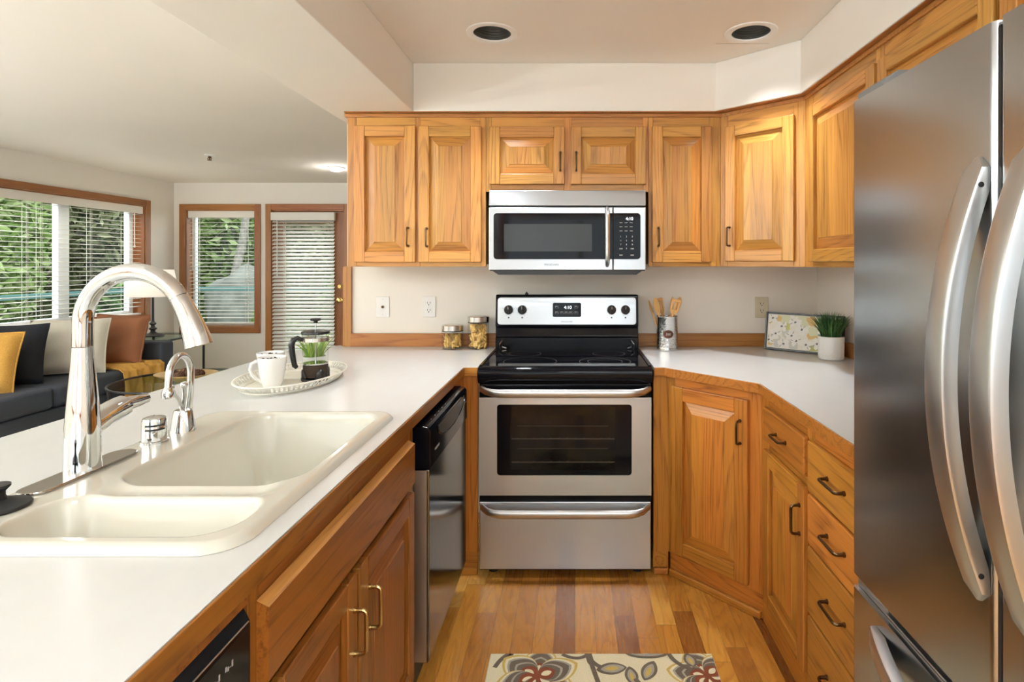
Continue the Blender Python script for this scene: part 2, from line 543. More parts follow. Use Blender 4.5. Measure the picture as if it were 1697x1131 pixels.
M['leafB'] = leaf_mat('olive_leaves', (0.09, 0.115, 0.04), (0.19, 0.21, 0.095), (0.40, 0.41, 0.24))
M['leafC'] = leaf_mat('deep_leaves', (0.05, 0.11, 0.03), (0.12, 0.22, 0.06), (0.24, 0.34, 0.12))
M['grass'] = leaf_mat('dark_grass_blades', (0.012, 0.040, 0.012), (0.028, 0.085, 0.022), (0.09, 0.19, 0.05))
M['limegrass'] = leaf_mat('lime_grass_blades', (0.10, 0.22, 0.03), (0.30, 0.45, 0.06), (0.55, 0.62, 0.12))
M['soil'] = plain('dark_soil', (0.02, 0.02, 0.012), 0.9)
M['bowl'] = oak('pale_mango_wood', 0, (0.62, 0.42, 0.17), (0.40, 0.24, 0.08))
M['cone'] = noisy('brown_seed_pod', (0.10, 0.045, 0.025), 0.5, 60, 0.7)
M['lampon'] = plain('lit_lamp_lens', (1, 1, 1), 0.5, emit=(1.0, 0.96, 0.88), estr=2.5)
M['baffle'] = plain('black_lamp_baffle', (0.035, 0.036, 0.030), 0.45)

# ================================================================== the room
CEIL, SOF = 2.3475, 2.112
YW, XR, XL, YF, YR = 3.095, 1.33, -4.84, 6.81, -2.6


def slab(us, vs, holes, a0, a1, axis, mi=0, b=None):
    """panel made of cells us x vs, leaving out the cells whose centre falls in a hole"""
    b = b or MB()
    for i in range(len(us) - 1):
        for j in range(len(vs) - 1):
            cu, cv = (us[i] + us[i + 1]) / 2, (vs[j] + vs[j + 1]) / 2
            if any(h[0] < cu < h[1] and h[2] < cv < h[3] for h in holes):
                continue
            if axis == 'x':
                b.box(a0, a1, us[i], us[i + 1], vs[j], vs[j + 1], mi)
            elif axis == 'y':
                b.box(us[i], us[i + 1], a0, a1, vs[j], vs[j + 1], mi)
            else:
                b.box(us[i], us[i + 1], vs[j], vs[j + 1], a0, a1, mi)
    return b


struct(MB().box(-1.46, 1.45, YR - .12, YF + .18, -0.12, 0).build('floor', M['floor']))
struct(MB().box(-5.02, -1.46, YR - .12, YF + .18, -0.12, 0.002).build('floor_carpet', M['carpet']))
# ceiling with two round openings for the recessed lamps
LAMPS = [(-0.352, 2.40), (0.746, 2.393)]
LR = 0.082
ly0, ly1 = 2.28, 2.52
b = slab([-5.02, LAMPS[0][0] - .12, LAMPS[0][0] + .12, LAMPS[1][0] - .12, LAMPS[1][0] + .12, 1.45], [YR - .12, ly0, ly1, YF + .18],
         [(x - .12, x + .12, ly0, ly1) for x, y in LAMPS], CEIL, CEIL + .02, 'z')
for x, y in LAMPS:
    n = 40
    circ = [(x + LR * math.cos(2 * PI * k / n), y + LR * math.sin(2 * PI * k / n)) for k in range(n)]
    sq = []
    for k in range(n):
        c, s_ = math.cos(2 * PI * k / n), math.sin(2 * PI * k / n)
        t = 1 / max(abs(c), abs(s_))
        sq.append((x + .12 * c * t, max(ly0, min(ly1, y + .12 * s_ * t))))
    b.add([(p[0], p[1], CEIL) for p in circ] + [(p[0], p[1], CEIL) for p in sq], [(k, (k + 1) % n, n + (k + 1) % n, n + k) for k in range(n)])
struct(b.build('ceiling', M['ceil'], recalc=False))
b = MB().box(-5.02, 1.45, YR - .12, YF + .18, CEIL + .14, CEIL + .2)
struct(b.build('ceiling_deck', M['ceil']))

W1 = (3.00, 6.35, 0.78, 2.02)      # living room side window  y0 y1 z0 z1
W2 = (-4.70, -3.86, 0.60, 2.02)    # far window x0 x1 z0 z1
D1 = (-3.66, -2.78, 0.0, 2.02)     # glazed door
W3 = (-1.0, 1.15, 0.75, 2.05)      # rear windows, behind the camera
W4 = (-3.9, -1.6, 0.75, 2.05)
struct(slab([YR - .12, W1[0], W1[1], YF + .18], [0, W1[2], W1[3], CEIL], [W1], XL - .18, XL, 'x').build('wall_left', M['wall']))
struct(slab([XL, W2[0], W2[1], D1[0], D1[1], 1.45], [0, W2[2], W2[3], CEIL], [W2, D1, (D1[0], D1[1], 0, 0.7)], YF, YF + .18, 'y').build('wall_far', M['wall']))
struct(MB().box(-1.25, 1.33, YW, YW + .12, 0, CEIL).build('wall_back', M['wall']))
struct(MB().box(XR, 1.45, YR, YF, 0, CEIL).build('wall_right', M['wall']))
struct(slab([XL, W4[0], W4[1], W3[0], W3[1], 1.45], [0, W3[2], W3[3], CEIL], [W3, W4], YR - .12, YR, 'y').build('wall_rear', M['wall']))

# dropped soffits round the raised kitchen ceiling
struct(MB().box(-1.2125, -0.791, YR, YW + .12, SOF, CEIL).build('soffit_left', M['wall'], bevel=.004))
b = MB().prism([(-0.791, 2.752), (0.683, 2.752), (0.988, 2.468), (0.988, YR), (XR, YR), (XR, YW), (-0.791, YW)], SOF, CEIL)
struct(b.build('soffit_right', M['wall'], bevel=.004))

# windows: wood casing and jamb, white vinyl frame, glass


def rect_frame(b, u0, u1, v0, v1, w, a0, a1, axis, mats=(0, 1)):
    """four boards round a rectangle u0..u1 x v0..v1, growing outward by w"""
    B = (lambda a, c, d, e, mi: b.box(a0, a1, a, c, d, e, mi)) if axis == 'x' else (lambda a, c, d, e, mi: b.box(a, c, a0, a1, d, e, mi))
    B(u0 - w, u0, v0 - w, v1 + w, mats[1]); B(u1, u1 + w, v0 - w, v1 + w, mats[1])
    B(u0, u1, v0 - w, v0, mats[0]); B(u0, u1, v1, v1 + w, mats[0])


def empty_struct(name):
    o = bpy.data.objects.new(name, None); COL.objects.link(o); o['kind'] = 'structure'
    return o


w = empty_struct('window_1')
b = MB(); rect_frame(b, *W1, .065, XL, XL + .018, 'x'); b.build('casing', [M['win_y'], M['win_z']], w, .003)
b = MB(); rect_frame(b, W1[0] + .012, W1[1] - .012, W1[2] + .012, W1[3] - .012, .012, XL - .17, XL, 'x'); b.build('jamb', [M['win_y'], M['win_z']], w)
b = MB(); rect_frame(b, W1[0] + .08, W1[1] - .10, W1[2] + .07, W1[3] - .07, .056, XL - .16, XL - .10, 'x', (0, 0))
for y in (4.32, 5.452):
    b.box(XL - .16, XL - .10, y - .06, y + .06, W1[2] + .07, W1[3] - .07)
b.build('sash', M['vinyl'], w, .004)
MB().box(XL - .135, XL - .13, W1[0] + .08, W1[1] - .10, W1[2] + .07, W1[3] - .07).build('pane', M['winglass'], w)

w = empty_struct('window_2')
b = MB(); rect_frame(b, *W2, .068, YF - .018, YF, 'y'); b.build('casing', [M['win_x'], M['win_z']], w, .003)
b = MB(); rect_frame(b, W2[0] + .012, W2[1] - .012, W2[2] + .012, W2[3] - .012, .012, YF, YF + .17, 'y'); b.build('jamb', [M['win_x'], M['win_z']], w)
b = MB(); rect_frame(b, W2[0] + .045, W2[1] - .045, W2[2] + .05, W2[3] - .045, .030, YF + .11, YF + .16, 'y', (0, 0)); b.build('sash', M['vinyl'], w, .004)
MB().box(W2[0] + .045, W2[1] - .045, YF + .13, YF + .135, W2[2] + .05, W2[3] - .045).build('pane', M['winglass'], w)

for nm, ww in (('window_3', W3), ('window_4', W4)):
    w = empty_struct(nm)
    b = MB(); rect_frame(b, *ww, .065, YR, YR + .018, 'y'); b.build('casing', [M['win_x'], M['win_z']], w, .003)
    b = MB(); rect_frame(b, ww[0] + .05, ww[1] - .05, ww[2] + .05, ww[3] - .05, .05, YR - .10, YR - .04, 'y', (0, 0))
    cx = (ww[0] + ww[1]) / 2
    b.box(cx - .04, cx + .04, YR - .10, YR - .04, ww[2] + .05, ww[3] - .05)
    b.build('sash', M['vinyl'], w)
    MB().box(ww[0] + .05, ww[1] - .05, YR - .075, YR - .07, ww[2] + .05, ww[3] - .05).build('pane', M['winglass'], w)

# glazed wooden door in the far wall
w = empty_struct('door_1')
b = MB(); b.box(D1[0] - .07, D1[0], YF - .02, YF, 0, D1[3] + .07, 1); b.box(D1[1], D1[1] + .07, YF - .02, YF, 0, D1[3] + .07, 1)
b.box(D1[0], D1[1], YF - .02, YF, D1[3], D1[3] + .07, 0); b.build('casing', [M['win_x'], M['win_z']], w, .003)
b = MB(); b.box(D1[0], D1[0] + .015, YF, YF + .17, 0, D1[3], 1); b.box(D1[1] - .015, D1[1], YF, YF + .17, 0, D1[3], 1)
b.box(D1[0], D1[1], YF, YF + .17, D1[3] - .015, D1[3], 0); b.build('jamb', [M['win_x'], M['win_z']], w)
x0, x1 = D1[0] + .018, D1[1] - .018
b = MB(); b.box(x0, x0 + .12, YF + .02, YF + .065, .01, D1[3] - .02, 1); b.box(x1 - .12, x1, YF + .02, YF + .065, .01, D1[3] - .02, 1)
b.box(x0 + .12, x1 - .12, YF + .02, YF + .065, 1.86, D1[3] - .02, 0); b.box(x0 + .12, x1 - .12, YF + .02, YF + .065, .01, .26, 0)
b.build('leaf', [M['win_x'], M['win_z']], w, .003)
MB().box(x0 + .12, x1 - .12, YF + .04, YF + .046, .26, 1.86).build('pane', M['winglass'], w)
for z in (0.25, 1.05, 1.80):
    MB().tube([(x0 - .01, YF + .012, z - .05), (x0 - .01, YF + .012, z + .05)], .008, 8).build('hinge', M['bronze'], w)
MB().lathe([(.0, -.0), (.030, 0), (.030, .010), (.022, .014), (.020, .03), (0, .03)], seg=20).move(Matrix.Translation((-2.84, YF + .02, 1.095)) @ Matrix.Rotation(PI / 2, 4, 'X')).build('deadbolt', M['gold'], w)
MB().lathe([(.0, 0), (.032, 0), (.030, .010), (.012, .016), (.012, .036), (.026, .046), (.029, .060), (.022, .072), (0, .075)], seg=20).move(Matrix.Translation((-2.84, YF + .02, 0.928)) @ Matrix.Rotation(PI / 2, 4, 'X')).build('door_knob', M['gold'], w)

# wood trims of the kitchen: strip closing the wall end, strip under the soffit along the cabinet tops
struct(MB().box(-1.268, -1.222, YW - .016, YW + .125, .914, 1.352).build('trim_1', M['trim_z'], bevel=.002))
b = MB().prism([(-1.137, 2.778), (.725, 2.778), (1.012, 2.498), (1.012, .45), (1.05, .45), (1.05, 2.53), (.75, 2.83), (-1.137, 2.83)], SOF - .022, SOF - .004)
struct(b.build('trim_2', M['trim_x'], bevel=.003))
b = MB().prism([(-1.13, 2.756), (.685, 2.756), (.991, 2.470), (.991, .45), (1.02, .45), (1.02, 2.50), (.72, 2.79), (-1.13, 2.79)], SOF - .0035, SOF - .0005)
struct(b.build('trim_3', M['trim_y']))


# ------------------------------------------------------------------ blinds
def blind(name, label, x0, x1, ztop, zbot, tilt, loc, rz, wand_x=None, valance=.085, cords=(.12, .88), pitch=.0445, wand_l=.5, width=.05):
    """venetian blind in its own frame: local x along the slats, local -y towards the room"""
    t = thing(name, label, 'blind', loc, rz)
    L = x1 - x0
    b = MB(); b.box(x0, x1, -.034, -.022, ztop - valance, ztop); b.box(x0, x0 + .01, -.022, .02, ztop - valance, ztop); b.box(x1 - .01, x1, -.022, .02, ztop - valance, ztop)
    b.box(x0 + .01, x1 - .01, -.02, .022, ztop - .045, ztop - .004)
    b.build('valance', M['slat'], t, .003)
    b = MB()
    z = ztop - valance - .01
    c, s_ = math.cos(tilt) * width / 2, math.sin(tilt) * width / 2
    while z > zbot + .05:
        th = .0028
        b.add([(x0 + .012, -c, z - s_), (x1 - .012, -c, z - s_), (x1 - .012, 0, z + .002), (x0 + .012, 0, z + .002), (x1 - .012, c, z + s_), (x0 + .012, c, z + s_),
               (x0 + .012, -c, z - s_ - th), (x1 - .012, -c, z - s_ - th), (x1 - .012, 0, z + .002 - th), (x0 + .012, 0, z + .002 - th), (x1 - .012, c, z + s_ - th), (x0 + .012, c, z + s_ - th)],
              [(0, 1, 2, 3), (3, 2, 4, 5), (9, 8, 7, 6), (11, 10, 8, 9), (0, 6, 7, 1), (5, 4, 10, 11), (0, 3, 9, 6), (3, 5, 11, 9), (1, 7, 8, 2), (2, 8, 10, 4)])
        z -= pitch
    b.build('slats', M['slat'], t, recalc=False)
    MB().box(x0 + .012, x1 - .012, -.025, .025, zbot, zbot + .018).build('bottom_rail', M['slat'], t, .003)
    for f in cords:
        b = MB()
        for y in (-.026, .026):
            b.tube([(x0 + f * L, y, ztop - .05), (x0 + f * L, y, zbot)], .0016, 5)
        b.tube([(x0 + f * L + .012, 0, ztop - .05), (x0 + f * L + .012, 0, zbot)], .0014, 5)
        b.build('ladder_cord', M['slat'], t)
    if wand_x is not None:
        b = MB().tube([(wand_x, -.045, ztop - valance), (wand_x, -.045, ztop - valance - wand_l)], .005, 8)
        b.lathe([(.0, -.022), (.011, -.015), (.009, .0), (0, .004)], (wand_x, -.045, ztop - valance - wand_l), 10)
        b.build('wand', M['slat'], t)
    return t


# side window: local x runs towards +Y ( rotation +90 ), local -y faces the room (+X)
blind('window_blind', 'wide white slatted blind over the sofa window, slats held open', 3.02, 6.335, 2.012, .80, .06, (XL - .045, 0, 0), PI / 2, wand_x=6.20,
      valance=.085, cords=(.33, .37, .60, .64, .80, .93), wand_l=.36)
blind('window_blind', 'white slatted blind in the narrow far window beside the door, slats open', W2[0] + .02, W2[1] - .02, 2.010, .64, .10, (0, YF + .045, 0), 0, wand_x=W2[0] + .085,
      valance=.085, cords=(.13, .87), wand_l=.62)
blind('window_blind', 'white slatted blind on the glazed wooden door, slats tipped half closed', -3.645, -2.885, 1.985, .18, .55, (0, YF - .024, 0), 0, wand_x=-3.56,
      valance=.095, cords=(.2, .95), wand_l=.66, width=.052)

# ------------------------------------------------------------------ lamps in the ceilings
for (x, y), lb in zip(LAMPS, ('round recessed ceiling light with black baffle, left of the two over the kitchen', 'round recessed ceiling light with black baffle, right one near the corner cabinet')):
    t = thing('recessed_light', lb, 'ceiling light', (x, y, CEIL), 0, 'recessed lights in the kitchen ceiling')
    MB().lathe([(LR - .002, .004), (LR - .002, -.003), (LR + .004, -.006), (.108, -.004), (.110, 0.0)], seg=48, cap0=False, cap1=False).build('trim_ring', M['white'], t)
    prof = []
    for k in range(11):
        z = .002 + k * .0115
        prof += [(LR - .002 - .0005 * k, z), (LR - .0055 - .0005 * k, z + .008)]
    b = MB().lathe(prof, seg=48, cap0=False, cap1=False)
    b.lathe([(prof[-1][0], prof[-1][1]), (.001, prof[-1][1] + .002)], seg=48, cap0=False, cap1=False)
    b.build('baffle', M['baffle'], t)
    MB().ball((0, 0, .088), .036, 20, 12, scale=(1, 1, .8)).build('bulb', M['lampon'], t)
    d = bpy.data.lights.new('recessed_lamp', 'SPOT'); d.energy = 44; d.spot_size = 1.75; d.spot_blend = 1.0; d.shadow_soft_size = .05; d.color = (.93, .97, 1.0)
    o = bpy.data.objects.new('recessed_lamp', d); COL.objects.link(o); o.location = (x, y, CEIL - .02)

t = thing('ceiling_light', 'small round lit flush light on the living room ceiling near the door', 'ceiling light', (-2.43, 5.74, CEIL))
MB().lathe([(.085, 0), (.085, -.012), (.070, -.020), (.062, -.020)], seg=32, cap1=False).build('rim', M['white'], t)
MB().lathe([(.066, -.014), (.058, -.030), (.03, -.040), (0, -.042)], seg=32).build('lens', M['lampon'], t)
t = thing('added_ceiling_light', 'added square white flush fill light further back over the kitchen floor', 'ceiling light', (.12, -.85, CEIL))  # added unseen fixture, there to brighten floor, worktops and cabinet fronts
MB().box(-.32, .32, -.32, .32, -.06, 0).build('rim', M['white'], t, .01)
MB().box(-.29, .29, -.29, .29, -.075, -.06).build('diffuser', M['lampon'], t, .01)
area('ceiling_light_lamp', (.12, -.85, CEIL - .08), (math.radians(12), 0, 0), .56, .56, 20, (.86, .95, 1.0))  # fill lamp of the added square fixture
t = thing('fire_sprinkler', 'tiny brass and white fire sprinkler on the living room ceiling', 'sprinkler', (-3.29, 5.08, CEIL))
MB().lathe([(.045, 0), (.043, -.006), (.02, -.010), (.018, -.012)], seg=24).build('escutcheon', M['white'], t)
b = MB().lathe([(.012, -.010), (.012, -.026), (.006, -.032), (.006, -.045), (.02, -.047), (.02, -.050), (0, -.050)], seg=14); b.build('nozzle', M['bronze'], t)
for s_ in (-1, 1):
    MB().tube([(s_ * .012, 0, -.022), (s_ * .020, 0, -.034), (s_ * .006, 0, -.047)], .003, 6).build('arm', M['bronze'], t)

# ------------------------------------------------------------------ outdoors seen through the blinds
struct(MB().box(-16, 6, 6.99, 18, -.40, -.30).build('ground_outside', M['ground']))
struct(MB().box(-16, -5.02, -4, 6.99, -.40, -.30).build('ground_outside_side', M['ground']))
struct(MB().box(-6.75, -5.02, 1.0, 9.0, -.20, -.10).build('deck', M['deck']))


def foliage(name, label, cat, c, r, n, m, leaf=.12, trunk=None, group=None, seed=0, tm=None):
    rg = random.Random(seed)
    t = thing(name, label, cat, (c[0], c[1], -.30), 0, group)
    b = MB()
    for _ in range(n):
        while True:
            p = Vector((rg.uniform(-1, 1), rg.uniform(-1, 1), rg.uniform(-1, 1)))
            if .35 < p.length < 1:
                break
        lump = 1 + .18 * math.sin(5 * p.x + seed) * math.cos(4 * p.z + seed)
        q = Vector((p.x * r[0] * lump, p.y * r[1] * lump, c[2] + .30 + p.z * r[2] * lump))
        a = Vector((rg.gauss(0, 1), rg.gauss(0, 1), rg.gauss(0, .6))).normalized()
        d = a.cross(Vector((rg.gauss(0, 1), rg.gauss(0, 1), rg.gauss(0, 1)))).normalized()
        k = leaf * rg.uniform(.6, 1.3)
        up = a.cross(d) * k * .12
        b.add([q - a * k, q + d * k * .36 + up, q + a * k, q - d * k * .36 + up], [(0, 1, 2, 3)], 0)
    b.build('foliage', m, t, recalc=False)
    z1 = c[2] + .30
    b = MB().tube([(0, 0, 0), (.05, 0, z1 * .5), (0, .04, z1)], [r[0] * .07 + .03, r[0] * .06 + .02, r[0] * .03 + .01], 8)
    for k in range(4):
        a = k * 1.6 + seed
        b.tube([(.03, 0, z1 * .55), (r[0] * .4 * math.cos(a), r[1] * .4 * math.sin(a), z1 + .2 * r[2])], [.03, .012], 6)
    b.build('trunk', tm or M['bark'], t)
    return t


foliage('tree', 'bright green leafy tree outside the left part of the sofa window', 'tree', (-8.4, 7.6, 1.9), (1.15, 1.1, 1.7), 5200, M['leafA'], .11, seed=1)
foliage('tree', 'olive green tree outside the right part of the sofa window', 'tree', (-9.0, 10.2, 2.0), (1.25, 1.15, 2.0), 5200, M['leafB'], .12, seed=2)
foliage('tree', 'tall light green tree outside the far window behind the lamp', 'tree', (-7.7, 12.6, 2.2), (1.15, 1.0, 2.2), 5200, M['leafA'], .12, seed=3)
foliage('tree', 'deep green tree outside behind the glazed door', 'tree', (-5.2, 12.6, 1.8), (1.2, 1.0, 2.0), 5200, M['leafB'], .12, seed=4)
foliage('shrub', 'low green shrub outside at the foot of the sofa window', 'shrub', (-7.25, 9.0, .25), (.42, .6, .75), 2600, M['leafC'], .09, seed=5)
foliage('shrub', 'low bright shrub outside under the far window by the boulder', 'shrub', (-5.3, 9.9, .05), (.38, .5, .55), 2000, M['leafA'], .08, seed=6)
foliage('shrub', 'wide hedge outside behind the glazed door', 'shrub', (-4.1, 10.6, .3), (.75, .6, .9), 2600, M['leafC'], .09, seed=7)
foliage('tree', 'dark tree far back outside between the sofa window and far window', 'tree', (-11.6, 14.4, 2.8), (1.9, 1.6, 3.1), 5200, M['leafC'], .17, seed=8)
foliage('tree', 'dark tree far back outside behind the left part of the sofa window', 'tree', (-13.4, 10.6, 2.8), (1.9, 1.9, 3.1), 5200, M['leafB'], .17, seed=9)
foliage('tree', 'dark tree far back outside behind the leaning trunk', 'tree', (-8.6, 16.3, 2.8), (1.8, 1.6, 3.1), 4800, M['leafC'], .17, seed=10)
b = MB(); rg = random.Random(3)
b.ball((0, 0, 0), 1.0, 22, 14)
b.v = [(p[0] * .62 * (1 + .15 * math.sin(4 * p[2] + 3 * p[1])), p[1] * .55, p[2] * .95 * (1 + .12 * math.sin(5 * p[0]))) for p in b.v]
tag(b.build('boulder', M['rock'], loc=(-6.15, 10.4, .35)), 'large pale grey boulder outside the far window', 'rock')
t = thing('tree', 'slender pale leaning trunk outside the far window', 'tree', (-6.95, 11.2, -.3))
MB().tube([(0, 0, 0), (.1, 0, 1.0), (.35, 0, 2.1), (.5, 0, 3.2)], [.10, .09, .075, .06], 10).build('trunk', M['bark'], t)
# teal deck railing
for lb, loc, ln, rz in (('teal painted railing outside along the sofa window', (-6.65, 1.2, -.1), 7.7, PI / 2), ('teal painted railing outside across the far window', (-6.6, 8.98, -.1), 4.6, 0)):
    t = thing('deck_railing', lb, 'railing', loc, rz)
    MB().box(0, ln, -.05, .05, 1.04, 1.10).build('top_rail', M['teal'], t, .005)
    MB().box(0, ln, -.02, .02, .10, .16).build('bottom_rail', M['teal'], t)
    n = int(ln / 1.5)
    for k in range(n + 1):
        MB().box(.02 + k * (ln - .1) / n, .08 + k * (ln - .1) / n, -.03, .03, 0, 1.04).build('post', M['teal'], t)
# wooded slope rising behind the garden
b = MB(); rg = random.Random(12); nu, nv = 70, 26; vs = []
for j in range(nv + 1):
    for i in range(nu + 1):
        a_ = math.radians(88 + 92 * i / nu); r_ = 19.5 + 7 * j / nv
        h_ = -.4 + 9.5 * (j / nv) ** .8
        d_ = .7 * math.sin(i * 1.7 + j * .9) + .5 * math.sin(i * .8 - j * 2.1) + rg.uniform(-.5, .5)
        vs.append((r_ * math.cos(a_) + d_ * .6, r_ * math.sin(a_) + d_ * .6, h_ + d_ * .5 * (1 if j else 0)))
b.add(vs, [(j * (nu + 1) + i, j * (nu + 1) + i + 1, (j + 1) * (nu + 1) + i + 1, (j + 1) * (nu + 1) + i) for j in range(nv) for i in range(nu)], 0, False)
M['slope'], nt, p = new_mat('wooded_slope')
tc = N(nt, 'ShaderNodeTexCoord'); nz = N(nt, 'ShaderNodeTexNoise'); nz.inputs['Scale'].default_value = 2.2; nz.inputs['Detail'].default_value = 7; nz.inputs['Roughness'].default_value = .75
nt.links.new(tc.outputs['Object'], nz.inputs['Vector'])
nt.links.new(ramp(nt, nz.outputs['Fac'], [(.35, (.015, .03, .01)), (.5, (.07, .13, .03)), (.62, (.20, .30, .08)), (.75, (.42, .48, .22))]), p.inputs['Base Color'])
p.inputs['Roughness'].default_value = .9
struct(b.build('wooded_slope', M['slope'], recalc=False))


# ================================================================== cabinets
def bw(mb, name, mats, parent, **k):
    """build a part whose coordinates were given in the room's frame"""
    l = parent.location
    mb.v = [(p[0] - l[0], p[1] - l[1], p[2] - l[2]) for p in mb.v]
    return mb.build(name, mats, parent, **k)


def pull(parent, m, hx, hz, length, upright, y0, out=.027, r=.0046):
    h = length / 2
    c = .010
    pts = []
    for k in range(7):
        a = PI / 2 * k / 6
        pts.append((-h + c - c * math.cos(a), y0 - out + c - c * math.sin(a)))
    path = [(-h, y0)] + [(-h, y0 - out * .4)] + pts
    path = path + [(-p[0], p[1]) for p in path[::-1]]
    P = [((hx, p[1], hz + p[0]) if upright else (hx + p[0], p[1], hz)) for p in path]
    b = MB().tube(P, r, 10)
    for s_ in (-1, 1):
        e = (hx, y0, hz + s_ * h) if upright else (hx + s_ * h, y0, hz)
        b.tube([e, (e[0], y0 - .004, e[2])], r * 1.5, 10)
    return b.build('handle', m, parent)


def door(parent, x0, x1, z0, z1, mats, handle=None, hm=None, s_=.052, hl=.088):
    """raised panel door in front of the face frame; mats = (upright oak, level oak, panel oak)"""
    w, h, t = x1 - x0, z1 - z0, .020
    b = MB()
    b.box(0, s_, -t, -.001, 0, h, 0); b.box(w - s_, w, -t, -.001, 0, h, 0)
    b.box(s_, w - s_, -t, -.001, 0, s_, 1); b.box(s_, w - s_, -t, -.001, h - s_, h, 1)
    d = b.build('door', [mats[0], mats[1]], parent, .0035, loc=(x0, 0, z0))
    a, c = s_, min(.042, (w - 2 * s_) * .22)
    def lp(i, y):
        return [(i, y, i), (w - i, y, i), (w - i, y, h - i), (i, y, h - i)]
    pb = MB()
    L = [lp(a - .004, -.0025), lp(a + .004, -.0030), lp(a + .004 + c, -.0155), lp(a + .0055 + c, -.0185)]
    for k in range(3):
        vs = L[k] + L[k + 1]
        for i in range(4):
            j = (i + 1) % 4
            q = [vs[i], vs[j], vs[4 + j], vs[4 + i]]
            pb.add(q, [(0, 1, 2, 3)], 1 if (k < 3 and i in (0, 2)) else 0)
    pb.add(L[3], [(0, 1, 2, 3)], 2)
    pb.build('panel', [mats[0], mats[1], mats[2]], d, recalc=False)
    if handle:
        pull(d, hm, handle[0] - x0, handle[1] - z0, hl, handle[2] == 'v', -t)
    return d


def drawer(parent, x0, x1, z0, z1, m, handle=None, hm=None, name='drawer', t=.020, bevel=.006, hl=.088):
    d = MB().box(0, x1 - x0, -t, -.001, 0, z1 - z0).build(name, m, parent, bevel, 3, loc=(x0, 0, z0))
    if handle:
        pull(d, hm, handle[0] - x0, handle[1] - z0, hl, handle[2] == 'v', -t)
    return d


def carcass(t, w, depth, z0, z1, stiles, rails, mv, mh, myv=None, poly=None, hollow=False):
    b = MB()
    if hollow:
        b.box(.001, .018, .018, depth, z0 + .012, z1); b.box(w - .018, w - .001, .018, depth, z0 + .012, z1)
        b.box(.018, w - .018, .018, depth, z0 + .012, z0 + .03); b.box(.018, w - .018, depth - .01, depth, z0 + .03, z1)
    elif poly:
        b.prism(poly, z0 + .012, z1)
    else:
        b.box(0.001, w - .001, .018, depth, z0 + .012, z1)
    b.build('body', myv or mv, t)
    b = MB()
    for x0, x1 in stiles:
        b.box(x0, x1, 0, .0175, z0, z1, 0)
    for x0, x1, a, c in rails:
        b.box(x0, x1, 0.0005, .0175, a, c, 1)
    b.build('face_frame', [mv, mh], t, .0012, 1)


UP = (M['oak_v'], M['oak_h'], M['oak_panel'])
LO = (M['low_v'], M['low_h'], M['low_panel'])
PE = (M['pen_v'], M['pen_h'], M['pen_panel'])
YU = 2.79
UZ0, UZ1 = 1.352, SOF - .003

# left pair
t = thing('wall_cabinet', 'oak wall cabinet with two tall doors, left of the microwave', 'cabinet', (-1.125, YU, 0))
w = .684
carcass(t, w, YW - YU - .002, UZ0, UZ1, [(0, .045), (.335, .360), (.655, w)], [(.045, .335, UZ0, 1.385), (.360, .655, UZ0, 1.385), (.045, .335, 2.035, UZ1), (.360, .655, 2.035, UZ1)], M['oak_v'], M['oak_h'])
door(t, .039, .339, 1.374, 2.046, UP, (.305, 1.498, 'v'), M['bronze'])
door(t, .355, .664, 1.374, 2.044, UP, (.398, 1.496, 'v'), M['bronze'])
# over the microwave
t = thing('wall_cabinet', 'short oak wall cabinet with two small doors above the microwave', 'cabinet', (-.440, YU, 0))
w = .802
carcass(t, w, YW - YU - .002, 1.722, UZ1, [(0, .028), (.385, .422), (.775, w)], [(.028, .385, 1.722, 1.768), (.422, .775, 1.722, 1.768), (.028, .385, 2.03, UZ1), (.422, .775, 2.03, UZ1)], M['oak_v'], M['oak_h'])
door(t, .019, .389, 1.757, 2.041, UP, (.368, 1.868, 'v'), M['bronze'])
door(t, .419, .789, 1.757, 2.041, UP, (.446, 1.868, 'v'), M['bronze'])
# right of the microwave
t = thing('wall_cabinet', 'narrow single-door oak wall cabinet, right of the microwave', 'cabinet', (.363, YU, 0))
w = .355
carcass(t, w, YW - YU - .002, UZ0, UZ1, [(0, .022), (.300, w)], [(.022, .300, UZ0, 1.385), (.022, .300, 2.035, UZ1)], M['oak_v'], M['oak_h'])
door(t, .016, .310, 1.374, 2.042, UP, (.046, 1.498, 'v'), M['bronze'])
# corner, at 45 degrees
ang = math.atan2(-.293, .301)
t = thing('corner_wall_cabinet', 'oak wall cabinet set diagonally across the corner above the framed print', 'cabinet', (.719, YU, 0), ang)
w = math.hypot(.301, .293)
def tl(p):  # room point -> local of the diagonal frame
    c, s_ = math.cos(-ang), math.sin(-ang)
    x, y = p[0] - .719, p[1] - YU
    return (x * c - y * s_, x * s_ + y * c)
carcass(t, w, .3, UZ0, UZ1, [(0, .040), (.368, w)], [(.040, .368, UZ0, 1.392), (.040, .368, 2.02, UZ1)], M['oak_v'], M['oak_h'],
        poly=[(0.012, .0178), (w - .012, .0178), tl((1.021, 2.497)), tl((1.326, 2.497)), tl((1.326, 3.092)), tl((.7195, 3.092)), tl((.7195, 2.79))])
door(t, .034, .374, 1.378, 2.034, UP, (.060, 1.498, 'v'), M['bronze'])
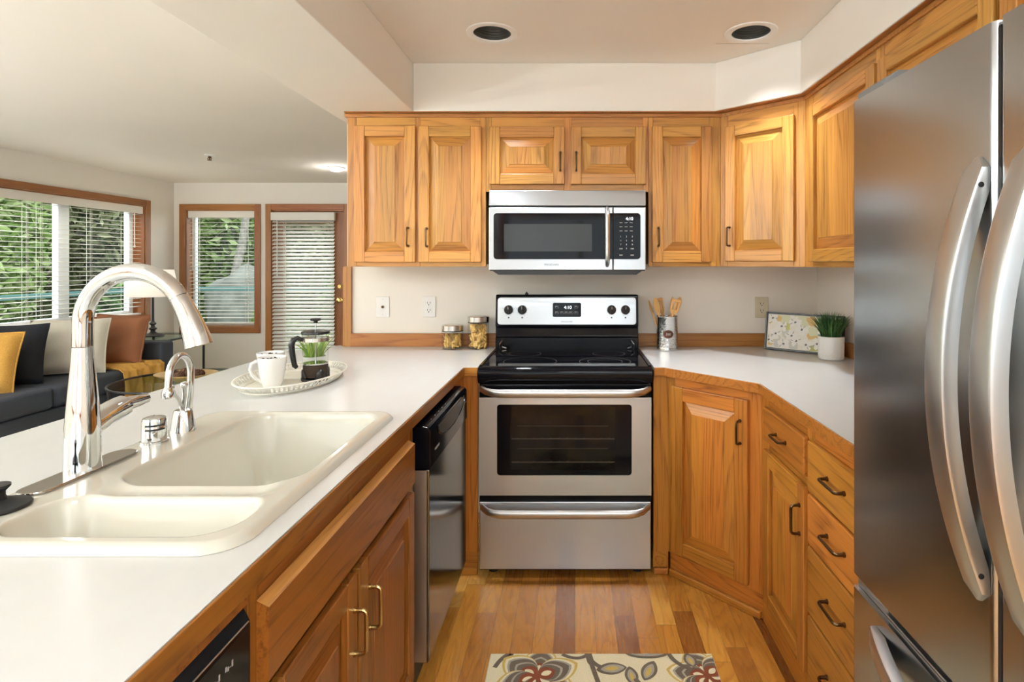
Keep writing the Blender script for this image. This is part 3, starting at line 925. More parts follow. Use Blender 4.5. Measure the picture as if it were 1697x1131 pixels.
# right hand run over the counter and the refrigerator
for nm, lb, y0, y1, d0, d1, z0, hx in (('wall_cabinet', 'oak wall cabinet on the right wall, next to the corner cabinet', 2.497, 1.884, 2.428, 1.893, UZ0, 1.95),
                                   ('wall_cabinet', 'oak wall cabinet on the right wall, mostly hidden by the refrigerator door', 1.882, 1.345, 1.871, 1.353, UZ0, 1.41),
                                   ('wall_cabinet', 'short oak cabinet above the refrigerator at the top right', 1.343, .45, 1.332, .905, 1.80, .95)):
    t = thing(nm, lb, 'cabinet', (1.02, y0, 0), -PI / 2)
    w = y0 - y1
    a, c = y0 - d0, y0 - d1
    carcass(t, w, XR - 1.02 - .002, z0, UZ1, [(0, a + .012), (w - (y0 - y0) - .03 if z0 < 1.5 else c - .01, w)], [(a + .012, c - .005, z0, z0 + .033), (a + .012, c - .005, 2.03, UZ1)], M['oak_v'], M['oak_h'])
    door(t, a, c, z0 + .022, 2.040, UP, (y0 - hx, (1.498 if z0 < 1.5 else 1.86), 'v'), M['bronze'])
    if z0 > 1.5:
        door(t, c + .02, w - .02, z0 + .022, 2.040, UP)

# ------------------------------------------------------------------ base cabinets
BZ0, BZ1 = .10, .874
YB = 2.48
# right diagonal corner base with its filler beside the range
ang2 = math.atan2(-.32, .304)
t = thing('corner_base_cabinet', 'oak base cabinet set diagonally beside the range, one raised-panel door', 'cabinet', (.411, YB, 0), ang2)
w = math.hypot(.304, .32)
def tl2(p):
    c, s_ = math.cos(-ang2), math.sin(-ang2)
    x, y = p[0] - .411, p[1] - YB
    return (x * c - y * s_, x * s_ + y * c)
carcass(t, w, .3, BZ0, BZ1, [(0, .036), (.385, w)], [(.036, .385, BZ0, .125), (.036, .385, .826, BZ1)], M['low_v'], M['low_h'],
        poly=[(.014, .0178), (w - .014, .0178), tl2((.7165, 2.16)), tl2((1.325, 2.16)), tl2((1.325, 3.09)), tl2((.352, 3.09)), tl2((.352, 2.50)), tl2((.411, 2.482))])
door(t, .028, .391, .116, .836, LO, (.360, .708, 'v'), M['bronze'], s_=.058)
b = MB().prism([tl2((.3445, YB)), tl2((.411, YB)), tl2((.411, 2.499)), tl2((.3445, 2.499))], BZ0, BZ1)
b.build('filler', M['low_v'], t, .001)
b = MB().box(0.0, w, .012, .017, 0, BZ0); b.prism([tl2((.3445, YB + .012)), tl2((.411, YB + .012)), tl2((.411, YB + .017)), tl2((.3445, YB + .017))], 0, BZ0)
b.build('toe_board', M['low_h'], t)
b = MB().box(0.004, w - .004, -.006, .012, 0, .030); b.prism([tl2((.3445, YB - .006)), tl2((.409, YB - .006)), tl2((.415, YB + .012)), tl2((.3445, YB + .012))], 0, .030)
b.build('shoe_moulding', M['low_h'], t, .006, 3)

# right run: drawer + door, then four drawers
t = thing('base_cabinet', 'oak base cabinet with one drawer over a door, next to the corner base', 'cabinet', (.715, 2.16, 0), -PI / 2)
w = .455
carcass(t, w, XR - .715 - .002, BZ0, BZ1, [(0, .085), (.425, w)], [(.085, .425, BZ0, .130), (.085, .425, .672, .725), (.085, .425, .83, BZ1)], M['low_v'], M['low_h'])
drawer(t, .070, .440, .715, .838, M['low_h'], (.255, .774, 'h'), M['bronze'])
door(t, .070, .440, .116, .682, LO, (.414, .574, 'v'), M['bronze'])
MB().box(0, w, .006, .012, 0, BZ0).build('toe_board', M['low_h'], t)
t = thing('base_cabinet', 'oak base cabinet with a stack of four drawers beside the refrigerator', 'cabinet', (.715, 1.704, 0), -PI / 2)
w = .352
carcass(t, w, XR - .715 - .002, BZ0, BZ1, [(0, .022), (.325, w)], [(.022, .325, BZ0, .125), (.022, .325, .828, BZ1), (.022, .325, .675, .690), (.022, .325, .519, .533), (.022, .325, .312, .328)], M['low_v'], M['low_h'])
for a, c in ((.687, .838), (.530, .679), (.325, .523), (.114, .316)):
    drawer(t, .013, .338, a, c, M['low_h'], (.200, (a + c) / 2 + .01, 'h'), M['bronze'], hl=.10)
MB().box(0, w, .03, .035, 0, BZ0).build('toe_board', M['low_h'], t)

# peninsula side, facing +X
XP = -.503
t = thing('sink_base_cabinet', 'worn oak base cabinet under the sink with false drawer front and two doors', 'cabinet', (XP, .868, 0), PI / 2)
w = .879
carcass(t, w, .58, BZ0, BZ1, [(0, .028), (.38, .41), (.835, w)], [(.028, .38, BZ0, .125), (.41, .835, BZ0, .125), (.028, .835, .66, .71), (.028, .835, .825, BZ1)], M['pen_v'], M['pen_h'],
        hollow=True)
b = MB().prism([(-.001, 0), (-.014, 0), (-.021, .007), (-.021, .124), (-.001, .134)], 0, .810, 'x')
b.add([(0.0, -.0012, .1342), (.810, -.0012, .1342), (.810, -.0213, .1242), (0.0, -.0213, .1242)], [(0, 3, 2, 1)], 1)  # lighter bevel face: worn top edge plus its highlight put into the colour
b.build('false_front', [M['pen_h'], oak('oak_rubbed_lit_edge', 0, (.56, .27, .07), (.30, .12, .03))], t, loc=(.020, 0, .700), recalc=False)
door(t, .018, .387, .116, .680, PE, (.365, .560, 'v'), M['brass'], hl=.095)
door(t, .401, .830, .116, .680, PE, (.455, .560, 'v'), M['brass'], hl=.095)
MB().box(0, w, .06, .065, 0, BZ0).build('toe_board', M['pen_h'], t)
# end filler between dishwasher and range
t = thing('corner_filler', 'plain oak filler post between the dishwasher and the range', 'filler panel', (XP, 2.365, 0))
b = MB(); b.box(-.030, 0.0, 0, .133, BZ0, BZ1); b.box(0, .0755, .115, .133, BZ0, BZ1); bb = b.build('stile', M['low_v'], t, .001)
b = MB(); b.box(-.02, .0755, .121, .1265, 0, BZ0); b.build('toe_board', M['low_h'], t)
MB().box(-.02, .0755, .104, .1205, 0, .030).build('shoe_moulding', M['low_h'], t, .006, 3)

# ------------------------------------------------------------------ worktops
CT = .914
SX0, SX1, SY0, SY1 = -1.085, -.527, .868, 1.690      # outer rim of the sink
hole = (SX0 + .025, SX1 - .02, SY0 + .02, SY1 - .02)
t = thing('worktop', 'white laminate peninsula worktop with oak edging, holding the sink', 'countertop', (-.98, 1.0, .876))
b = slab([-1.49, hole[0], hole[1], -.4865], [-.6, hole[2], hole[3], 2.30], [hole], CT - .0125, CT, 'z')
b.prism([(-.4865, 2.30), (-.4865, 2.462), (-.4255, 2.462), (-.4255, YW - .022), (-1.26, YW - .022), (-1.30, 3.13), (-1.49, 2.93), (-1.49, 2.30)], CT - .0125, CT)
bw(b, 'laminate_top', M['laminate'], t)
b = slab([-1.48, hole[0], hole[1], -.50], [-.6, hole[2], hole[3], 2.30], [hole], .8765, CT - .0125, 'z')
b.prism([(-.50, 2.30), (-.50, 2.475), (-.4255, 2.475), (-.4255, YW - .022), (-1.26, YW - .022), (-1.30, 3.12), (-1.48, 2.92), (-1.48, 2.30)], .8765, CT - .0125)
bw(b, 'core', M['low_h'], t)
b = MB().box(-.4865, -.481, -.6, 2.4565, .8765, CT - .0012); b.box(-.500, -.4865, -.6, 2.46, .8765, CT - .0125)
bw(b, 'side_edging', M['pen_h'] if False else oak('oak_edging_deep', 1, PL, PD), t, bevel=.0015)
bw(MB().box(-.4865, -.4255, 2.4565, 2.462, .8765, CT - .0012), 'front_edging', M['low_h'], t, bevel=.0015)
bw(MB().box(-1.225, -.4255, YW - .0215, YW - .001, CT, .986), 'backsplash', M['trim_x'], t, bevel=.002)

t = thing('worktop', 'white laminate worktop in the right corner between range and refrigerator', 'countertop', (.9, 2.4, .876))
P = [(.3445, 2.456), (.389, 2.456), (.692, 2.127), (.692, 1.345)]
Q = [(.3445, 2.462), (.3916, 2.462), (.698, 2.1295), (.698, 1.345)]
bw(MB().prism(Q + [(1.309, 1.345), (1.309, YW - .022), (.3445, YW - .022)], CT - .0125, CT), 'laminate_top', M['laminate'], t)
bw(MB().prism([(.3445, 2.475), (.397, 2.475), (.711, 2.134), (.711, 1.345), (1.309, 1.345), (1.309, YW - .022), (.3445, YW - .022)], .8765, CT - .0125), 'core', M['low_h'], t)
bw(MB().prism(P + Q[::-1], .8765, CT - .0012), 'edging', M['low_h'], t, bevel=.0015)
b = MB().box(.3445, XR - .001, YW - .0215, YW - .001, CT, .986); b.box(XR - .0215, XR - .001, 1.345, YW - .0215, CT, .986)
bw(b, 'backsplash', M['trim_x'], t, bevel=.002)

# ------------------------------------------------------------------ sink: one enamelled shell with two bowls
t = thing('kitchen_sink', 'cream enamel drop-in sink with one large and one small bowl', 'sink', (SX0, SY0, CT))
W_, H_ = SX1 - SX0, SY1 - SY0


def sdrr(x, y, x0, x1, y0, y1, r):
    qx = abs(x - (x0 + x1) / 2) - (x1 - x0) / 2 + r
    qy = abs(y - (y0 + y1) / 2) - (y1 - y0) / 2 + r
    return math.hypot(max(qx, 0), max(qy, 0)) + min(max(qx, qy), 0) - r


def smooth(a):
    a = max(0.0, min(1.0, a))
    return a * a * (3 - 2 * a)


def bowl_z(d, deep, wall):
    """height below the deck at signed distance d (negative inside) from the bowl's lip"""
    if d > .010:
        return 0.0
    k = (.010 - d) / (wall + .010)
    if k >= 1:
        return -deep - .004 * smooth((-d - wall) / .15)
    # rounded lip, straight wall, rounded foot
    e = .16
    if k < e:
        return -deep * (k * k / (2 * e)) / (1 - e)
    if k > 1 - e:
        return -deep * (1 - ((1 - k) ** 2 / (2 * e)) / (1 - e))
    return -deep * (k - e / 2) / (1 - e)


nx, ny = 188, 274
vs, keep = [], {}
b = MB()
for j in range(ny + 1):
    for i in range(nx + 1):
        x, y = W_ * i / nx, H_ * j / ny
        dr = sdrr(x, y, 0, W_, 0, H_, .065)
        z = .014 * (1 - (1 - min(1.0, max(0.0, -dr) / .020)) ** 2.2) if dr <= 0 else 0
        # the faucet deck lies a touch lower than the rolled rim
        d1 = sdrr(x, y, .152, W_ - .042, .262, H_ - .040, .070)
        d2 = sdrr(x, y, .128, W_ - .045, .042, .192, .060)
        dv = smooth(1 - min(abs(y - .227) / .05, 1)) * smooth((x - .16) / .06) * smooth((W_ - .04 - x) / .05)
        z -= .010 * dv
        z += bowl_z(d1, .195, .048) + bowl_z(d2, .125, .042)
        if dr > 0:      # outside the rounded corner: pull back onto the outline
            for _ in range(4):
                e_ = 1e-4
                gx = (sdrr(x + e_, y, 0, W_, 0, H_, .065) - dr) / e_; gy = (sdrr(x, y + e_, 0, W_, 0, H_, .065) - dr) / e_
                x -= gx * dr; y -= gy * dr
                dr = sdrr(x, y, 0, W_, 0, H_, .065)
            z = 0
        keep[(i, j)] = True
        vs.append((x, y, z))
fs = []
for j in range(ny):
    for i in range(nx):
        if all(keep[q] for q in ((i, j), (i + 1, j), (i + 1, j + 1), (i, j + 1))):
            a = j * (nx + 1) + i
            fs.append((a, a + 1, a + nx + 2, a + nx + 1))
used = sorted({i for f in fs for i in f}); rem = {o: n for n, o in enumerate(used)}
b.add([vs[i] for i in used], [tuple(rem[i] for i in f) for f in fs], 0, True)
o = b.build('basin', M['sink'], t, recalc=False, sharp=180)
o.location.z = .0006
for x, y, z in ((.33, .53, -.194), (.33, .117, -.1235)):
    MB().lathe([(.045, .0), (.044, .003), (.036, .003), (.03, -.004), (0, -.006)], (x, y, z), 28).build('drain', M['chrome'], t)

# ================================================================== range
t = thing('kitchen_range', 'freestanding stainless and black electric range under the microwave', 'range', (-.0432, 2.46, 0))
RX0, RX1 = -.4235, .3375
rx = (RX0 + RX1) / 2
ZC = .918
b = MB(); b.box(RX0 + .004, RX1 - .004, 2.475, 3.06, .035, ZC - .012); bw(b, 'body', M['black'], t)
for x in (RX0 + .06, RX1 - .06):
    for y in (2.52, 3.0):
        bw(MB().lathe([(.022, 0), (.022, .008), (.014, .012), (.014, .04)], (x, y, 0), 14), 'foot', M['blackplastic'], t)
# cooktop with rolled front lip
prof = [(2.99, ZC - .012), (2.99, ZC), (2.475, ZC), (2.458, ZC - .002), (2.446, ZC - .010), (2.440, ZC - .024), (2.442, ZC - .052), (2.452, ZC - .072), (2.475, ZC - .076), (2.475, ZC - .012)]
b = MB().prism(prof, RX0, RX1, 'x', smooth=True); cooktop = bw(b, 'cooktop', M['blackglass'], t, bevel=.004)
for x0, x1 in ((RX0 + .003, RX0 + .017), (RX1 - .017, RX1 - .003)):
    bw(MB().box(x0, x1, 2.470, 2.985, ZC, ZC + .004), 'side_trim', M['black'], t, bevel=.002)
rings = MB()
for cx, cy, r in ((-.206, 2.585, .122), (-.250, 2.81, .080), (.137, 2.585, .118), (.137, 2.585, .080), (.168, 2.81, .080)):
    n = 56
    L0 = [(cx + (r - .0016) * math.cos(2 * PI * k / n), cy + (r - .0016) * math.sin(2 * PI * k / n), ZC + .0006) for k in range(n)]
    L1 = [(cx + r * math.cos(2 * PI * k / n), cy + r * math.sin(2 * PI * k / n), ZC + .0006) for k in range(n)]
    rings.add(L0 + L1, [(k, (k + 1) % n, n + (k + 1) % n, n + k) for k in range(n)])
bw(rings, 'burner_rings', M['ring'], t)
# backguard: black housing leaning back, brushed fascia
bg_ = [(2.985, ZC - .01), (2.985, ZC + .055), (2.994, ZC + .062), (2.994, 1.028), (2.984, 1.034), (2.984, 1.045), (2.996, 1.196), (3.004, 1.202), (3.062, 1.202), (3.062, ZC - .01)]
bw(MB().prism(bg_, RX0 + .002, RX1 - .002, 'x'), 'backguard', M['black'], t, bevel=.006, seg=3)
fz0, fz1 = 1.044, 1.188
def fy(z):
    return 2.984 + (z - 1.045) * (2.996 - 2.984) / (1.196 - 1.045)
tilt = math.atan2(.012, .151)
fasc = MB().prism(rrect(RX0 + .014, RX1 - .014, fz0, fz1, .016), -.004, 0.002, 'y')
fasc.v = [(p[0], p[1] + fy(p[2]), p[2]) for p in fasc.v]
bw(fasc, 'fascia', M['steel_h'], t, bevel=.0015)
loc0 = t.location
def onf(u, v):   # pixel of the photo's backguard -> local point on the fascia
    Y = 2.986
    return ((u - 953) * Y / FPX - loc0[0], CZ - (v - 438) * Y / FPX)
for u, v in ((843, 513.5), (865.5, 513.5), (1013.5, 513.5), (1036.5, 513.5)):
    x, z = onf(u, v)
    y = fy(z) - .004 - loc0[1]
    k = MB().lathe([(.024, 0), (.0245, .006), (.0225, .020), (.020, .022), (0, .022)], seg=28)
    k.box(-.0055, .0055, -.0215, .0215, .021, .030)
    k.move(Matrix.Translation((x, y, z)) @ Matrix.Rotation(PI / 2 + tilt, 4, 'X'))
    kb = k.build('knob', M['blackplastic'], t, .001)
    p = MB().box(-.0012, .0012, .006, .021, .0298, .0306).move(Matrix.Translation((x, y, z)) @ Matrix.Rotation(PI / 2 + tilt, 4, 'X'))
    p.build('pointer', M['white'], kb)
    m_ = MB()
    for a in range(0, 360, 40):
        if a == 0:
            continue
        c_, s2 = math.sin(math.radians(a)), math.cos(math.radians(a))
        m_.box(c_ * .031 - .0011, c_ * .031 + .0011, -.0003, .0, s2 * .031 - .0011, s2 * .031 + .0011)
    m_.box(-.004, .004, -.0003, 0, -.046, -.038)
    m_.v = [(p_[0] + x, p_[1] + y - .0004 + (p_[2]) * .08, p_[2] + z) for p_ in m_.v]
    m_.build('dial_marks', M['darkprint'], kb)
x0, z0 = onf(916, 525.5); x1, z1 = onf(963, 502)
pan = MB().prism(rrect(x0, x1, z0, z1, .008), -.0068, -.003, 'y')
pan.v = [(p[0], p[1] + fy(p[2]) - loc0[1], p[2]) for p in pan.v]
disp = pan.build('control_display', M['blackglass'], t, .0008)
fr = (PI / 2 - tilt, 0, 0)
cx, cz = onf(941, 510)
text('clock_digits', '4:10', .024, (cx, fy(cz) - .0074 - loc0[1], cz), (PI / 2 - tilt, 0, 0), M['display'], disp, .0001)
bt = MB()
for u, v in ((923, 509), (955, 509), (923, 518.5), (931.5, 518.5), (939, 518.5), (946.5, 518.5), (955, 518.5)):
    x, z = onf(u, v)
    y = fy(z) - .0071 - loc0[1]
    hw, hh = .0095, .0065
    bt.box(x - hw, x - hw + .001, y - .0002, y, z - hh, z + hh); bt.box(x + hw - .001, x + hw, y - .0002, y, z - hh, z + hh)
    bt.box(x - hw, x + hw, y - .0002, y, z - hh, z - hh + .001); bt.box(x - hw + .002, x + .004, y - .0002, y, z + .002, z + .0055)
bt.build('touch_keys', M['print'], disp)
cx, cz = onf(939.5, 533.5)
text('maker_lettering', 'FRIGIDAIRE', .0105, (cx, fy(cz) - .0046 - loc0[1], cz), fr, M['darkprint'], t, .0001, sx=1.15)
x, z = onf(872, 491)
MB().lathe([(.009, 0), (.009, .006), (.004, .010), (.004, .014)], (x, .555, 1.2022), 12).build('vent_cap', M['blackplastic'], t)
b = MB()
for sx_ in (-1, 1):   # small hinge clips at the back corners of the cooktop
    xx = rx + sx_ * .352
    b.tube([(xx, 2.975, ZC + .001), (xx, 2.955, ZC + .028), (xx - sx_ * .012, 2.975, ZC + .045)], .003, 6)
    b.tube([(xx - sx_ * .012, 2.965, ZC + .012), (xx - sx_ * .034, 2.958, ZC + .006)], .003, 6)
bw(b, 'corner_clips', M['satin'], t)

# oven door
DZ0, DZ1 = .358, .842
d = bw(MB().box(RX0 + .006, RX1 - .006, 2.462, 2.474, DZ1 - .058, DZ1), 'door_band', M['black'], t, bevel=.003)
wx0, wx1, wz0, wz1 = -.3395, .2465, .445, .754
R = rrect(wx0, wx1, wz0, wz1, .014, 5)
out = [(RX1 - .006, DZ1 - .058), (RX0 + .006, DZ1 - .058), (RX0 + .006, DZ0), (RX1 - .006, DZ0)]
b = MB()
# steel frame round the window: quads between the outline and the rounded opening
n = len(R)
def outp(p):
    cx, cz = (wx0 + wx1) / 2, (wz0 + wz1) / 2
    dx, dz = p[0] - cx, p[1] - cz
    sx_ = ((RX1 - .006 - cx) if dx > 0 else (cx - RX0 - .006)) / max(abs(dx), 1e-6)
    sz_ = ((DZ1 - .058 - cz) if dz > 0 else (cz - DZ0)) / max(abs(dz), 1e-6)
    k = min(sx_, sz_)
    return (cx + dx * k, cz + dz * k)
pts_in = []
for i in range(n):
    a, c = R[i], R[(i + 1) % n]
    st = 14 if math.hypot(a[0] - c[0], a[1] - c[1]) > .1 else 1
    for k in range(st):
        pts_in.append((a[0] + (c[0] - a[0]) * k / st, a[1] + (c[1] - a[1]) * k / st))
pts_out = [outp(p) for p in pts_in]
# snap to the corners
for cpt in out:
    i = min(range(len(pts_out)), key=lambda q: math.hypot(pts_out[q][0] - cpt[0], pts_out[q][1] - cpt[1]))
    pts_out[i] = cpt
n = len(pts_in)
yF, yB = 2.452, 2.474
vs = [(p[0], yF, p[1]) for p in pts_in] + [(p[0], yF, p[1]) for p in pts_out] + [(p[0], yB, p[1]) for p in pts_out] + [(p[0], yF + .004, p[1]) for p in pts_in]
fs = []
for i in range(n):
    j = (i + 1) % n
    fs += [(i, j, n + j, n + i), (n + i, n + j, 2 * n + j, 2 * n + i), (3 * n + i, 3 * n + j, j, i)]
b.add(vs, fs)
od = bw(b, 'oven_door', M['steel_h'], t)
g = MB().prism(R, yF + .003, yF + .006, 'y')
g.v = [(p[0] - loc0[0], p[1] - loc0[1], p[2]) for p in g.v]
# glass: printed black border round a see-through pane
vx0, vx1, vz0, vz1 = -.282, .176, .468, .742
bd = MB()
for a in ((wx0, vx0, wz0, wz1), (vx1, wx1, wz0, wz1), (vx0, vx1, wz0, vz0), (vx0, vx1, vz1, wz1)):
    bd.box(a[0] - .001, a[1], yF + .0036, yF + .0075, a[2], a[3])
bd.v = [(p[0] - loc0[0], p[1] - loc0[1], p[2]) for p in bd.v]
bd.build('glass_border', M['blackglass'], od)
g2 = MB().box(vx0, vx1, yF + .0045, yF + .0065, vz0, vz1)
g2.v = [(p[0] - loc0[0], p[1] - loc0[1], p[2]) for p in g2.v]
g2.build('window_pane', M['oveglass'], od)
# oven cavity front seen through the pane, with two wire racks
b = MB(); b.box(vx0 - .02, vx1 + .02, 2.4735, 2.4745, vz0 - .02, vz1 + .02)
cav = bw(b, 'oven_cavity', M['blackplastic'], t)
for zz in (.498, .600):
    rk = MB().tube([(vx0 + .004, 2.468, zz), (vx1 - .004, 2.468, zz)], .0022, 6)
    for k in range(12):
        xx = vx0 + .03 + k * .0365
        rk.tube([(xx, 2.468, zz), (xx, 2.4725, zz + .0035)], .0014, 5)
    bw(rk, 'oven_rack', M['rack'], t)
for zz in (.556, .655):
    bw(MB().tube([(vx0 + .03, 2.471, zz), (vx1 - .03, 2.471, zz)], .0009, 5), 'rack_rail', M['rack'], t)


def bowed_bar(name, xa, xb, y0, z, out, rr, m, parent, flat=.62, dip=.0, n=26):
    pts, rs = [], []
    for k in range(n + 1):
        s_ = -1 + 2 * k / n
        e = max(0.0, (abs(s_) - .72) / .28)
        pts.append(((xa + xb) / 2 + s_ * (xb - xa) / 2, y0 - out * math.sqrt(max(0.0, 1 - e ** 2.2)), z + dip * e * e))
        rs.append(rr * (1 - .25 * e))
    return bw(MB().tube(pts, rs, 14, flat=flat), name, m, parent)


bowed_bar('oven_door_handle', RX0 + .012, RX1 - .012, 2.461, .810, .050, .019, M['satin'], t, dip=.012)
# drawer
DRZ0, DRZ1 = .030, .330
bw(MB().box(RX0 + .008, RX1 - .008, 2.462, 2.474, DRZ0, DRZ1 + .020), 'drawer_gap', M['black'], t)
bw(MB().box(RX0 + .008, RX1 - .008, 2.452, 2.4619, DRZ0 + .006, DRZ1), 'storage_drawer', M['steel_h'], t, bevel=.003)
bowed_bar('drawer_handle', RX0 + .018, RX1 - .018, 2.452, .292, .040, .019, M['satin'], t, dip=.016)

# ================================================================== microwave
MY = 2.695
t = thing('microwave_oven', 'stainless over-the-range microwave with black window and keypad', 'microwave', (-.0355, MY, 1.338))
MX0, MX1 = -.412, .338
def mp(u, v, Y=MY):
    return ((u - 953) * Y / FPX, CZ - (v - 438) * Y / FPX)
ztop = mp(0, 315)[1]; zv0 = mp(0, 341)[1]; zd1 = mp(0, 343.5)[1]; zb = mp(0, 448)[1]
bw(MB().box(MX0 + .002, MX1 - .002, MY + .022, YW - .004, zb - .004, ztop), 'case', M['darkgrey'], t)
# vent panel on top, slightly raked
b = MB().prism([(MY + .030, zv0), (MY - .002, zv0), (MY + .012, ztop), (MY + .030, ztop)], MX0, MX1, 'x')
bw(b, 'vent_panel', M['steel_h'], t, bevel=.003)
xs = mp(1016, 0)[0]
dr = bw(MB().box(MX0, xs - .0015, MY, MY + .0215, zb, zd1), 'door', M['steel_h'], t, bevel=.003)
cp = bw(MB().box(xs + .0015, MX1, MY, MY + .0215, zb, zd1), 'control_panel', M['steel_h'], t, bevel=.003)
a, c = mp(818, 430), mp(1061.5, 353.5)
lw = t.location
def sub(mb, name, m, parent, **k):
    mb.v = [(p[0] - lw[0], p[1] - lw[1], p[2] - lw[2]) for p in mb.v]
    return mb.build(name, m, parent, **k)
full = rrect(a[0], c[0], a[1], c[1], .016, 6)
left = [(min(p[0], xs - .0015), p[1]) for p in full]; right = [(max(p[0], xs + .0015), p[1]) for p in full]
sub(MB().prism(left, MY - .0025, MY + .001, 'y'), 'door_glass', M['blackglass'], dr)
sub(MB().prism(right, MY - .0025, MY + .001, 'y'), 'keypad', M['blackglass'], cp)
a, c = mp(835.5, 417), mp(981, 371.5)
sub(MB().prism(rrect(a[0], c[0], a[1], c[1], .003, 2), MY - .0030, MY - .0024, 'y'), 'window_mesh', M['mwwin'], dr)
hx = mp(1006, 0)[0]; hz0, hz1 = mp(0, 438)[1], mp(0, 347.5)[1]
pts, rs = [], []
for k in range(21):
    s_ = -1 + 2 * k / 20
    e = max(0, (abs(s_) - .62) / .38)
    pts.append((hx, MY - .045 * math.sqrt(max(0, 1 - e ** 2.2)) - .001, (hz0 + hz1) / 2 + s_ * (hz1 - hz0) / 2)); rs.append(.0175 * (1 - .1 * e))
sub(MB().tube(pts, rs, 14, flat=.7), 'handle', M['satin'], dr)
tx = mp(914, 439)
text('maker_lettering', 'FRIGIDAIRE', .0125, (tx[0] - lw[0], MY - .0006 - lw[1], tx[1] - lw[2]), (PI / 2, 0, 0), M['darkprint'], dr, .0001, sx=1.12)
tx = mp(1043, 363)
text('clock_digits', '4:10', .021, (tx[0] - lw[0], MY - .0032 - lw[1], tx[1] - lw[2]), (PI / 2, 0, 0), M['display'], cp, .0001)
for v in (369.5, 376, 383):
    for u in (1029, 1037.5, 1046):
        x, z = mp(u, v); sub(MB().box(x - .007, x + .007, MY - .0030, MY - .0024, z - .0013, z + .0013), 'function_key', M['print'], cp)
for r_, row in enumerate(('123', '456', '789', '-0-')):
    for q, ch in enumerate(row):
        if ch == '-':
            continue
        x, z = mp(1028.5 + q * 9.6, 392.5 + r_ * 6.6)
        text('number_key', ch, .011, (x - lw[0], MY - .0030 - lw[1], z - lw[2]), (PI / 2, 0, 0), M['white'], cp, .0001)
for u in (1029, 1047.5):
    for v in (412.5, 423):
        x, z = mp(u, v); sub(MB().box(x - .008, x + .008, MY - .0030, MY - .0024, z - .0025, z + .0025), 'function_key', M['print'], cp)
# black underside with filters
b = MB().prism([(MX0 + .045, zb - .022), (MX1 - .045, zb - .022), (MX1 - .012, zb - .0005), (MX0 + .012, zb - .0005)], MY + .006, YW - .02, 'y')
bw(b, 'underside', M['blackplastic'], t)

# ================================================================== refrigerator
FX, FY0, FYC, FY1 = .655, .424, .876, 1.334
t = thing('refrigerator', 'tall stainless french-door refrigerator with long curved handles, at the right', 'refrigerator', (.98, .88, 0))
FT = 1.746
bw(MB().box(.722, 1.29, FY0 + .004, FY1 - .004, .03, FT - .030), 'cabinet', M['grey'], t, bevel=.004)


def fdoor(name, y0, y1, z0, z1, mi=M['fridge']):
    # gently convex door front with rounded long edges
    n = 14
    pts = []
    for k in range(n + 1):
        s_ = k / n
        y = y0 + (y1 - y0) * s_
        e = min(s_, 1 - s_) * (y1 - y0)
        r = .012
        x = FX + (r - math.sqrt(max(0, r * r - (r - min(e, r)) ** 2)))
        pts.append((x, y))
    ex = [(y0 + r_, ) for r_ in ()]
    fine = []
    for y in [y0 + d_ for d_ in (0, .001, .0025, .005, .008, .012)] + [y1 - d_ for d_ in (.012, .008, .005, .0025, .001, 0)]:
        e = min(y - y0, y1 - y)
        x = FX + .012 - math.sqrt(max(0, .012 ** 2 - (.012 - min(e, .012)) ** 2))
        fine.append((x, y))
    poly = fine + [(.716, y1), (.716, y0)]
    return bw(MB().prism(poly, z0, z1, 'z', smooth=True), name, mi, t, sharp=50)


ZG = .640
dl = fdoor('left_door', FYC + .004, FY1, ZG, FT)
drr = fdoor('right_door', FY0, FYC - .004, ZG, FT)
fz = fdoor('freezer_drawer', FY0, FY1, .06, .608)
bw(MB().box(.70, .722, FY0 + .01, FY1 - .01, .05, FT - .02), 'gasket', M['blackplastic'], t)
bw(MB().box(.668, .722, FY0 + .004, FY1 - .004, .609, .6135), 'freezer_top_rim', M['satin'], t)
bw(MB().prism([(.668, 1.332), (.715, 1.332), (.715, 1.235), (.675, 1.215)], .6139, .6385), 'hinge_bracket', M['satin'], t)
bw(MB().prism([(.660, FYC - .003), (.716, FYC - .003), (.716, FYC + .003), (.660, FYC + .003)], ZG, FT - .01), 'door_seal', M['blackplastic'], t)
bw(MB().box(.72, 1.25, FY0 + .02, FY1 - .02, .012, .05), 'kick_grille', M['blackplastic'], t)
for yy in (FY0 + .06, FY1 - .06):
    for xx in (.78, 1.22):
        bw(MB().lathe([(.02, 0), (.02, .016)], (xx, yy, 0), 12), 'foot', M['blackplastic'], t)
for yy in (FY0, FY1 - .115):
    bw(MB().prism([(.668, FT + .001), (.668, FT + .020), (.700, FT + .040), (.80, FT + .040), (.80, FT - .029), (.72, FT - .029), (.72, FT + .001)], yy, yy + .115, 'y'), 'hinge_cover', M['grey'], t, bevel=.003)


def bow_handle(name, c, span, wid, m, upright=True, out=.072, thick=.026, n=36):
    """wide flat handle bowed away from the door front (towards -X)"""
    loops = []
    for k in range(n + 1):
        s_ = -1 + 2 * k / n
        bow = out * (1 - abs(s_) ** 2.0)
        xo = FX - bow - .006
        xi = min(FX - .0005, xo + thick)
        xo = min(xo, xi - .005)
        q = 1 - max(0, abs(s_) - .94) / .06
        hw = wid / 2 * (math.sqrt(max(0.06, 1 - (1 - q) ** 2)) if abs(s_) > .94 else 1)
        ss = s_ * span / 2
        rr_ = .006
        sec = [(xi, -hw), (xo + rr_, -hw), (xo + .0018, -hw + .0018), (xo, -hw + rr_), (xo, hw - rr_), (xo + .0018, hw - .0018), (xo + rr_, hw), (xi, hw)]
        loops.append([((x, c[0] + y, c[1] + ss) if upright else (x, c[0] + ss, c[1] + y)) for x, y in sec])
    return loops


